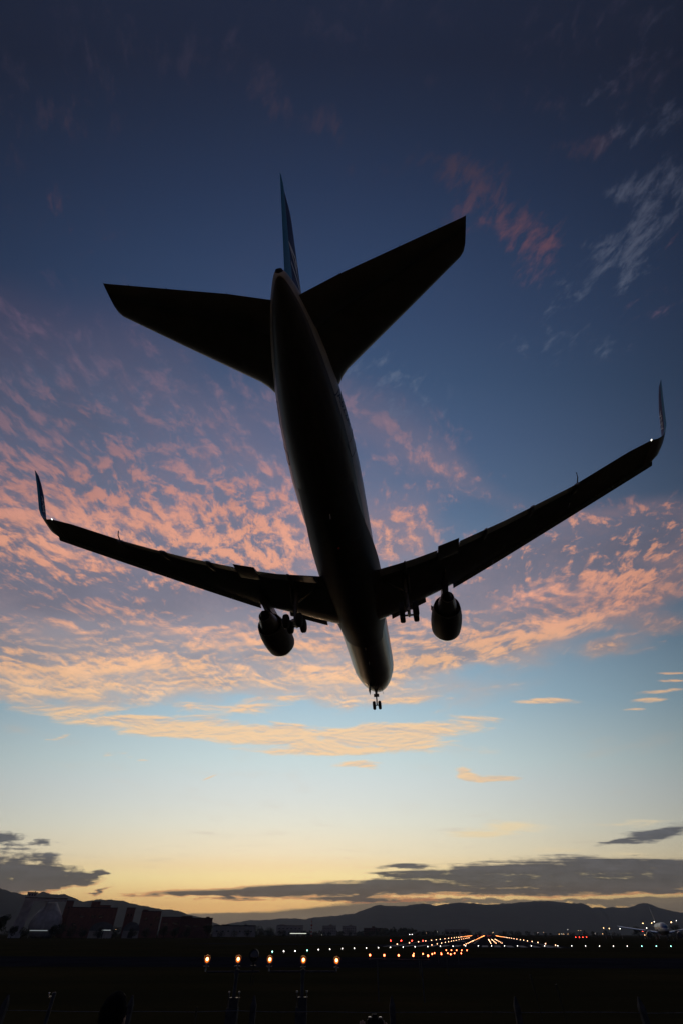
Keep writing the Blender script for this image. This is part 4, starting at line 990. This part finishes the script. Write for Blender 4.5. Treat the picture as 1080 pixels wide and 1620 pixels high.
canopy(-248.9, 501.6, 13.6, 5.1, .461, 'low canopy with a pale lit edge below the egg shaped tank', M['l_dim'])
canopy(-179.7, 466.6, 6.8, 5.3, .368, 'small pale lit canopy in the dark before the brick blocks', M['l_dim'])
canopy(-54.7, 798.1, 21.5, 3.9, .068, 'low shed with a long bright fluorescent edge below the mast', M['l_strip'])

def digester():
    root = empty('sludge_digester', label='egg shaped concrete tank with a leaning tower and high bridge', cat='tank'); root.matrix_world = frame(-271, 535.5, .47)
    prof = [(0, 8.0), (1.5, 10.2), (4, 12.4), (7, 13.5), (10, 13.4), (13, 12.3), (16, 10.4), (19, 7.9), (21.5, 5.6), (23.2, 4.2), (24.0, 3.6)]
    bm = NB(); lathe(bm, (8.6, 9.0, 0), (0, 0, 1), prof, 48); obj('tank', bm, M['concrete'], root, ang=180)
    bm = NB(); rings(bm, [[(-17.5 + 0, -3, 0), (-8.2, -3, 0), (-8.2, 5, 0), (-17.5, 5, 0)], [(-15.0, -3, 22), (-7.2, -3, 22), (-7.2, 5, 22), (-15.0, 5, 22)], [(-14.6, -3, 24.9), (-6.8, -3, 24.9), (-6.8, 5, 24.9), (-14.6, 5, 24.9)]]); tw = obj('tower', bm, M['concrete'], root, smooth=False)
    for k in (-13.6, -11.6, -9.6):
        bm = NB(); tube(bm, [(k - 1.2, -3.12, 1), (k, -3.12, 23)], .22, 6); obj('rib', bm, M['concrete'], tw)
    bm = NB(); box(bm, (2.2, 1, 25.0), (34.6, 5.5, 1.9)); br = obj('bridge', bm, M['concrete'], root, smooth=False)
    bm = NB(); box(bm, (2.2, 1, 26.2), (35.4, 6.2, .5)); obj('bridge_deck', bm, M['roof'], br, smooth=False)
    bm = NB(); box(bm, (3.6, 3.0, 21.5), (1.2, 3.0, 5.0)); obj('bridge_pier', bm, M['concrete'], root, smooth=False)
    bm = NB(); box(bm, (-10.6, 1, 28.0), (8.2, 6.5, 3.1)); box(bm, (-10.6, 1, 29.8), (8.8, 7.0, .45), mi=1); box(bm, (-9.0, 1, 30.3), (.8, .8, .7), mi=1); mr = obj('machine_room', bm, [M['concrete'], M['roof']], root, smooth=False)
    for k in (-12.6, -10.4, -8.4):
        bm = NB(); box(bm, (k, -2.28, 28.1), (1.3, .1, 1.2)); obj('window', bm, M['window'], mr, smooth=False)
digester()
def radio_mast():
    root = empty('radio_mast', (-47, 998, 0), 'slender red and white lattice mast rising above the skyline', 'mast')
    H_, n = 18.6, 9
    for s in range(n):
        z0, z1 = H_ * s / n, H_ * (s + 1) / n; w0, w1 = 1.3 - .9 * s / n, 1.3 - .9 * (s + 1) / n
        bm = NB(); c0 = [Vector((a * w0, b * w0, z0)) for a, b in ((-1, -1), (1, -1), (1, 1), (-1, 1))]; c1 = [Vector((a * w1, b * w1, z1)) for a, b in ((-1, -1), (1, -1), (1, 1), (-1, 1))]
        for k in range(4):
            tube(bm, [c0[k], c1[k]], .16, 5); tube(bm, [c0[k], c1[(k + 1) % 4]], .10, 4); tube(bm, [c0[(k + 1) % 4], c1[k]], .10, 4); tube(bm, [c1[k], c1[(k + 1) % 4]], .1, 4)
        obj('lattice_section', bm, M['redpaint'] if s % 2 == 0 else M['whitepaint'], root, smooth=False)
    for z, r in ((12.2, 1.5), (4.5, 1.3)):
        bm = NB(); lathe(bm, (0, 0, z), (0, 0, 1), [(0, r), (.2, r), (1.5, r), (1.7, r * .9)], 16); obj('antenna_drum', bm, M['redpaint'], root)
    bm = NB(); tube(bm, [(0, 0, H_), (0, 0, H_ + 4.6)], [.14, .05], 6); obj('spike', bm, M['redpaint'], root)
radio_mast()

# ================================================================== trees
def leaf_cluster(bm, c, r, n, size, rnd, flat=.8):
    for _ in range(n):
        while True:
            v = Vector((rnd.uniform(-1, 1), rnd.uniform(-1, 1), rnd.uniform(-1, 1)))
            if v.length <= 1: break
        v = v.normalized() * (v.length ** .5)
        p = c + Vector((v.x * r, v.y * r, v.z * r * flat)); s = size * rnd.uniform(.6, 1.3)
        e = Euler((rnd.uniform(-1.2, 1.2), rnd.uniform(-1.2, 1.2), rnd.uniform(0, 6.28))).to_matrix()
        f = bm.faces.new([bm.verts.new(p + e @ Vector(q_) * s) for q_ in ((-.5, -.3, 0), (.5, -.35, .1), (.6, .3, 0), (-.3, .45, -.1))])
def tree(x, y, h, w, label, group, seed, m):
    rnd = random.Random(seed); root = empty('tree', (x, y, gz(x, y)), label, 'tree', group)
    bm = NB(); tube(bm, [(0, 0, -.1), (.1, 0, h * .25), (0, .1, h * .6), (.05, 0, h * .85)], [h * .035, h * .026, h * .014, h * .006], 8)
    cl = []
    for k in range(9):
        a = rnd.uniform(0, 6.28); z = h * rnd.uniform(.35, .92); rr = w * .5 * rnd.uniform(.25, .75) * (1.15 - abs(z / h - .55))
        c = Vector((math.cos(a) * rr, math.sin(a) * rr, z)); cl.append((c, w * rnd.uniform(.16, .27)))
        tube(bm, [(0, 0, z * .62), tuple(c * .6 + Vector((0, 0, z * .3))), tuple(c)], [h * .012, h * .008, h * .003], 5)
    obj('trunk', bm, M['bark'], root)
    bm = NB()
    for c, r in cl: leaf_cluster(bm, c, r, 130, h * .045, rnd)
    leaf_cluster(bm, Vector((0, 0, h * .6)), w * .33, 200, h * .05, rnd, 1.0)
    obj('crown', bm, m, root, smooth=False)
TR = [(-213.46, 361.71, 14.44, 11.5, 'tall dark tree at the left edge of the view'), (-210.74, 374.82, 12.5, 8.4, 'dark tree between the left edge tree and the leaning tower'),
 (-208.56, 387.43, 6.84, 5.7, 'low dark tree at the foot of the leaning tower'), (-216.98, 416.92, 6.18, 7.0, 'round dark tree just right of the leaning tower foot'),
 (-213.96, 451.91, 7.51, 6.9, 'dark tree in front of the egg shaped tank, left of two'), (-209.15, 454.15, 8.24, 7.8, 'dark tree in front of the egg shaped tank, right of two'),
 (-205.95, 466.57, 6.97, 8.1, 'dark tree before the left corner of the large red-brown block'), (-196.34, 465.27, 6.27, 8.1, 'dark tree left of the first vaulted shed'),
 (-180.66, 455.48, 5.89, 7.1, 'low dark tree before the first vaulted shed'), (-169.11, 459.89, 6.29, 8.2, 'dark tree between the two vaulted sheds'),
 (-161.09, 473.34, 6.05, 8.0, 'low dark tree before the second vaulted shed'), (-153.32, 481.16, 6.49, 8.7, 'dark tree below the square red-brown block'),
 (-141.6, 489.95, 7.7, 8.9, 'dark tree below the low red-brown block'), (-133.41, 492.24, 7.36, 7.0, 'small dark tree at the right of the low red-brown block'),
 (-122.84, 489.83, 6.62, 9.0, 'dark tree at the left foot of the long dark block'), (-110.41, 508.14, 9.11, 9.4, 'dark tree at the right end of the long dark block'),
 (-106.47, 549.78, 5.03, 10.1, 'low dark tree left of the pale terminal'), (-108.93, 630.66, 4.85, 10.4, 'low dark tree before the pale terminal'),
 (-96.26, 632.72, 5.84, 10.4, 'dark tree at the right of the pale terminal'), (-92.18, 693.9, 8.75, 13.0, 'taller dark tree left of the grey warehouse'),
 (-79.9, 695.42, 7.74, 13.0, 'dark tree before the grey warehouse'), (-67.98, 716.78, 6.28, 11.9, 'low dark tree left of the fluorescent shed'),
 (13.12, 899.9, 5.93, 15.0, 'dark tree below the far pale apartment block'), (37.49, 899.22, 7.33, 18.7, 'dark tree below the far brown apartment block'),
 (69.09, 947.48, 6.9, 23.6, 'wide dark tree left of the paired white lights'), (88.75, 945.85, 7.65, 25.5, 'wide dark tree nearest the paired white lights'),
 (396.3, 808.05, 11.38, 13.6, 'dark tree left of the parked airliner'), (339.31, 612.27, 10.42, 12.3, 'dark tree behind the parked airliner')]
for i, (x, y, h, w, lab) in enumerate(TR): tree(x, y, h, w, lab, 'trees along the far side of the field', 100 + i, M['leaf'] if i % 3 else M['leaf2'])
# distant woods at the foot of the hills, one mass
bm = NB(); rnd = random.Random(44)
for i in range(420):
    a = math.radians(rnd.choice((rnd.uniform(-29, 36), rnd.uniform(-12, 9)))); d = rnd.uniform(1350, 2300)
    h = rnd.uniform(5, 11) * d / 1500 * (1.25 if 3 < math.degrees(a) < 7 else .8)
    leaf_cluster(bm, Vector((math.sin(a) * d, math.cos(a) * d, h * .5)), h * .62, 34, h * .30, rnd, .85)
tag(obj('distant_wood', bm, M['leaf'], smooth=False), 'dark belt of far woods along the foot of the hills', 'wood', kind='stuff')

# ================================================================== fence in front
fence = empty('wire_fence', (0, 12.7, 0), 'dark fence of pointed concrete posts and wire at the bottom of the view', 'fence')
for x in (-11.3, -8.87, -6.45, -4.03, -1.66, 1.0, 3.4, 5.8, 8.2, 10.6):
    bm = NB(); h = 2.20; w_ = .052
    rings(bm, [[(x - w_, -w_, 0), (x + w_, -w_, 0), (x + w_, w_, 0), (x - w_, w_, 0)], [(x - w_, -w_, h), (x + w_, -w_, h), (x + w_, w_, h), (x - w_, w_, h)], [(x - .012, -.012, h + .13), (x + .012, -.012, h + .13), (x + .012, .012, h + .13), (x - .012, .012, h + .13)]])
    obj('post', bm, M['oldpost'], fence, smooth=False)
for z in (.35, .8, 1.25, 1.7, 2.12):
    bm = NB(); rnd = random.Random(int(z * 100)); tube(bm, [(-14 + k * .8, .06, z + rnd.uniform(-.012, .012)) for k in range(36)], .004, 5); obj('wire', bm, M['wire'], fence)
root = empty('marker_pole', (-5.22, 11.9, 0), 'thin steel pole with a small reflector at its top, left foreground', 'pole')
bm = NB(); tube(bm, [(0, 0, 0), (0, 0, 2.38)], .032, 12); obj('pole', bm, M['darksteel'], root)
bm = NB(); lathe(bm, (0, 0, 2.38), (0, 0, 1), [(0, .036), (.03, .036), (.04, .02)], 12); obj('cap', bm, M['darksteel'], root)
bm = NB(); box(bm, (-.055, 0, 2.36), (.05, .02, .02)); lathe(bm, (-.085, -.015, 2.405), (0, -1, 0), [(0, .013), (.006, .012), (.009, .004)], 12); box(bm, (-.085, 0, 2.385), (.012, .012, .06)); obj('reflector', bm, M['chrome'], root)

# tall weeds on the slope and along the fence
bm = NB(); rnd = random.Random(12)
clumps = [(rnd.uniform(-9, 9), rnd.uniform(10.4, 12.5), rnd.uniform(1.5, 2.15)) for _ in range(46)] + [(x, rnd.uniform(10.5, 12.3), rnd.uniform(1.9, 2.35)) for x in (2.2, 2.9, 3.3, 3.6, 5.5, 6.4, 7.5)] + [(rnd.uniform(-8, 8), rnd.uniform(4.5, 9), rnd.uniform(.5, 1.0)) for _ in range(60)]
for cx, cy, h in clumps:
    for _ in range(34):
        x, y = cx + rnd.gauss(0, .28), cy + rnd.gauss(0, .2); z = gz(x, y); hh = h * rnd.uniform(.45, 1.05); a = rnd.uniform(0, 6.28); b = rnd.uniform(.1, .5) * hh; w_ = rnd.uniform(.008, .02)
        pts = [Vector((x + math.cos(a) * b * t * t, y + math.sin(a) * b * t * t, z + hh * (t - .18 * t * t * t * b))) for t in (0, .35, .7, 1)]
        sd_ = Vector((-math.sin(a + .8), math.cos(a + .8), 0))
        for (p0, w0), (p1, w1) in zip(zip(pts, (w_, w_, w_ * .7, .001)), list(zip(pts, (w_, w_, w_ * .7, .001)))[1:]):
            bm.faces.new([bm.verts.new(v) for v in (p0 - sd_ * w0, p0 + sd_ * w0, p1 + sd_ * w1, p1 - sd_ * w1)])
for (x, y, zt) in ((3.17, 10.53, 2.72), (3.52, 10.42, 2.62), (-2.4, 11.2, 2.3)):
    tube(bm, [(x + .12, y, gz(x, y)), (x + .05, y, 1.4), (x, y, zt - .3), (x - .03, y, zt)], [.008, .007, .006, .02], 5)
tag(obj('weeds', bm, M['weed'], smooth=False), 'tall dark weeds along the fence in the foreground', 'weeds', kind='stuff')

# ================================================================== two onlookers on the slope
def skin(name, pts, edges, m, parent, sub=2, extra=None):
    """grow one continuous surface along joined edges; pts: (x, y, z, radius)"""
    me = bpy.data.meshes.new(name + '_cage'); me.from_pydata([p[:3] for p in pts], edges, []); me.update()
    o = bpy.data.objects.new(name + '_cage', me); COL.objects.link(o)
    md = o.modifiers.new('s', 'SKIN'); md.use_smooth_shade = True
    for i, v in enumerate(me.skin_vertices[0].data):
        r = pts[i][3]; v.radius = r if isinstance(r, tuple) else (r, r); v.use_root = (i == 0)
    sd_ = o.modifiers.new('d', 'SUBSURF'); sd_.levels = sub; sd_.render_levels = sub
    bpy.context.view_layer.update()
    me2 = bpy.data.meshes.new_from_object(o.evaluated_get(bpy.context.evaluated_depsgraph_get()))
    bpy.data.objects.remove(o); bpy.data.meshes.remove(me)
    bm = bmesh.new(); bm.from_mesh(me2); bpy.data.meshes.remove(me2)
    if extra: extra(bm)
    return obj(name, bm, m, parent, ang=180)
def blob(bm, c, r, rot=None, n=2):
    res = bmesh.ops.create_icosphere(bm, subdivisions=n, radius=1)
    for v in res['verts']:
        q_ = Vector((v.co.x * r[0], v.co.y * r[1], v.co.z * r[2])); v.co = (rot @ q_ if rot else q_) + Vector(c)
def head(bm, c, up):
    """skull, jaw, nose, ears, eyes; facing +y, tipped back by the angle up"""
    R_ = Matrix.Rotation(up, 3, 'X'); c = Vector(c)
    def at(p): return c + R_ @ Vector(p)
    blob(bm, at((0, -.012, .02)), (.076, .096, .098), R_, 3)
    blob(bm, at((0, .022, -.055)), (.058, .066, .062), R_, 3)
    blob(bm, at((0, .094, -.022)), (.014, .022, .026), R_)
    for e in (-1, 1):
        blob(bm, at((e * .076, -.005, -.01)), (.012, .026, .034), R_)
        blob(bm, at((e * .031, .074, .008)), (.013, .010, .010), R_)
        blob(bm, at((e * .034, .078, .030)), (.022, .010, .007), R_)
    blob(bm, at((0, .080, -.070)), (.026, .010, .009), R_)
def hand(pts, edges, wrist, wi, fwd, side, thumb, curl, palmn):
    """palm, four unequal bent fingers and a side thumb added to a skin graph"""
    fwd, side, palmn = Vector(fwd).normalized(), Vector(side).normalized(), Vector(palmn).normalized(); w = Vector(wrist)
    mid = w + fwd * .05; pts.append((*mid, (.020, .034))); mi = len(pts) - 1; edges.append((wi, mi))
    for k, L_ in zip((-1.5, -.5, .5, 1.5), (.066, .078, .074, .058)):
        b = w + fwd * .092 + side * k * .019; prev = mi
        d = fwd
        for j, (f, r) in enumerate(((0, .0105), (.46, .0092), (.32, .0084), (.24, .0068))):
            if j: d = (d + palmn * curl * (.6 if j == 1 else .8)).normalized(); b = b + d * L_ * f
            pts.append((*b, r)); edges.append((prev, len(pts) - 1)); prev = len(pts) - 1
    b = w + fwd * .028 + side * thumb * .030; pts.append((*b, .013)); edges.append((mi, len(pts) - 1)); prev = len(pts) - 1
    d = (fwd * .7 + side * thumb * .8 + palmn * .3).normalized()
    for f, r in ((.036, .0105), (.028, .008)):
        b = b + d * f; d = (d + palmn * curl * .5).normalized(); pts.append((*b, r)); edges.append((prev, len(pts) - 1)); prev = len(pts) - 1
def person(x, y, h, label, arms, headup, haircap=True):
    s = h / 1.76; root = empty('person', (x, y, gz(x, y)), label, 'person')
    K = lambda p: tuple(v * s for v in p[:3])
    # joints: pelvis, waist, chest, neck base, neck top
    J = [(0, 0, .95), (0, 0, 1.10), (0, -.01, 1.30), (0, -.01, 1.46), (0, .005, 1.56)]
    def legs(pts, edges, r, feet):
        for e in (-1, 1):
            ch = [(e * .10, 0, .88, r[0]), (e * .115, .015, .50, r[1]), (e * .125, -.01, .10, r[2])]
            if feet: ch += [(e * .13, -.03, .045, .042), (e * .15, .12, .035, .036), (e * .155, .19, .03, .026)]
            prev = 0
            for c in ch: pts.append((*K(c), c[3])); edges.append((prev, len(pts) - 1)); prev = len(pts) - 1
    def upper(pts, edges, r, wrists):
        out = []
        for e, (el_, wr) in zip((-1, 1), arms):
            prev = 2
            for c, rr in (((e * .17, -.01, 1.41), r[0]), (el_, r[1]), (wr, r[2])):
                pts.append((*K(c), rr)); edges.append((prev, len(pts) - 1)); prev = len(pts) - 1
            out.append(prev)
        return out
    pts = [(*K(J[0]), (.15, .11)), (*K(J[1]), (.135, .10)), (*K(J[2]), (.16, .11)), (*K(J[3]), .062), (*K(J[4]), .055)]; edges = [(0, 1), (1, 2), (2, 3), (3, 4)]
    legs(pts, edges, (.078, .052, .040), True); wi = upper(pts, edges, (.052, .040, .028), True)
    for e, w, (el_, wr) in zip((-1, 1), wi, arms):
        f = (Vector(wr) - Vector(el_)).normalized(); sd_ = Vector((1, 0, 0)); sd_ = (sd_ - f * sd_.dot(f)).normalized()
        pn = f.cross(sd_) * (1 if f.cross(sd_).y > 0 else -1)
        hand(pts, edges, Vector(K(wr)) + f * .02, w, f, sd_, -e, .75 if f.z > 0 else .25, pn if f.z > 0 else Vector((-e, .3, 0)))
    hc = Vector(K((0, .02, 1.655)))
    body = skin('body', pts, edges, M['skin'], root, 2, lambda bm: head(bm, hc, headup))
    pts = [(*K((0, 0, .95)), (.185, .145)), (*K((0, 0, 1.10)), (.175, .14)), (*K((0, -.01, 1.30)), (.205, .15)), (*K((0, -.01, 1.47)), .088), (*K((0, 0, .80)), (.19, .15))]; edges = [(0, 1), (1, 2), (2, 3), (0, 4)]
    upper(pts, edges, (.080, .058, .043), False); skin('jacket', pts, edges, M['jacket'], body, 2)
    pts = [(*K((0, 0, .93)), (.17, .13)), (*K((0, 0, 1.05)), (.165, .13))]; edges = [(0, 1)]; legs(pts, edges, (.095, .068, .055), False); skin('trousers', pts, edges, M['trousers'], body, 2)
    for e in (-1, 1):
        bm = NB(); blob(bm, K((e * .145, .07, .045)), (.05, .14, .05), None, 3); obj('shoe', bm, M['rubber'], body)
    bm = NB(); R_ = Matrix.Rotation(headup, 3, 'X'); blob(bm, hc + R_ @ Vector((0, -.024, .032)), (.086, .100, .100), R_, 4)
    rnd = random.Random(int(x * 100))
    for v in bm.verts:
        v.co += (v.co - hc).normalized() * rnd.uniform(-.003, .007)
    bm.verts.ensure_lookup_table()
    cut = [v for v in bm.verts if (R_.transposed() @ (v.co - hc)).y > .055 and (R_.transposed() @ (v.co - hc)).z < .05]
    bmesh.ops.delete(bm, geom=cut, context='VERTS')
    for _ in range(700):                                    # loose strands
        d = Vector((rnd.gauss(0, 1), rnd.gauss(-.3, 1), rnd.gauss(.4, .8))).normalized(); p = hc + R_ @ Vector((d.x * .087, d.y * .100 - .024, d.z * .10 + .032))
        if d.y > .5: continue
        q_ = p + R_ @ Vector((d.x * .012, d.y * .012 - .004, d.z * .010 - .012)); w_ = Vector((rnd.uniform(-1, 1), rnd.uniform(-1, 1), 0)).normalized() * .0016
        bm.faces.new([bm.verts.new(v) for v in (p - w_, p + w_, q_)])
    obj('hair', bm, M['hair'], body, ang=60)
    return root
person(-1.61, 4.73, 1.79, 'dark haired onlooker seen from behind at the bottom left, arms down', (((-.23, .0, 1.14), (-.25, .06, .90)), ((.23, .0, 1.14), (.25, .06, .90))), math.radians(12))
pB = (.30, 6.42)
person(pB[0], pB[1], 1.66, 'onlooker at the bottom centre lifting a camera overhead with both hands', (((-.24, .08, 1.62), (-.13, -.06, 1.98)), ((.26, .08, 1.62), (.155, -.06, 1.98))), math.radians(35))
cz = gz(*pB) + 1.955
root = empty('camera', (pB[0] + .03, pB[1] - .09, cz + .05), 'black camera with bright top edges held overhead by the onlooker', 'camera')
root.rotation_euler = (math.radians(6), 0, 0)
bm = NB(); box(bm, (0, 0, 0), (.15, .055, .095)); bmesh.ops.bevel(bm, geom=bm.edges[:], offset=.008, segments=2, affect='EDGES'); box(bm, (.058, .022, -.004), (.032, .04, .085)); obj('camera_body', bm, M['camera'], root, ang=35)
bm = NB(); box(bm, (-.005, 0, .062), (.06, .05, .03), taper=.75); obj('viewfinder_hump', bm, M['camera'], root, smooth=False)
bm = NB(); lathe(bm, (-.01, .03, -.002), (0, 1, 0), [(0, .036), (.03, .037), (.07, .040), (.11, .042), (.12, .036), (.10, .034)], 24); obj('camera_lens', bm, M['camera'], root)
bm = NB(); box(bm, (0, -.030, -.008), (.075, .005, .055)); obj('screen', bm, M['rubber'], root, smooth=False)
for e in (-.05, .05):
    bm = NB(); lathe(bm, (e, 0, .047), (0, 0, 1), [(0, .014), (.010, .014), (.012, .010)], 16); obj('dial', bm, M['chrome'], root)

# ================================================================== the air
hz = bpy.data.materials.new('evening_haze'); hz.use_nodes = True
hz.node_tree.nodes.clear()
hv = hz.node_tree.nodes.new('ShaderNodeVolumePrincipled'); hv.inputs['Color'].default_value = (.80, .86, .95, 1); hv.inputs['Density'].default_value = 4.2e-5; hv.inputs['Anisotropy'].default_value = .0
ho = hz.node_tree.nodes.new('ShaderNodeOutputMaterial'); hz.node_tree.links.new(hv.outputs[0], ho.inputs['Volume'])
bm = NB(); box(bm, (0, 7500, 299.5), (36000, 18000, 603))
tag(obj('haze', bm, hz, smooth=False), kind='stuff')
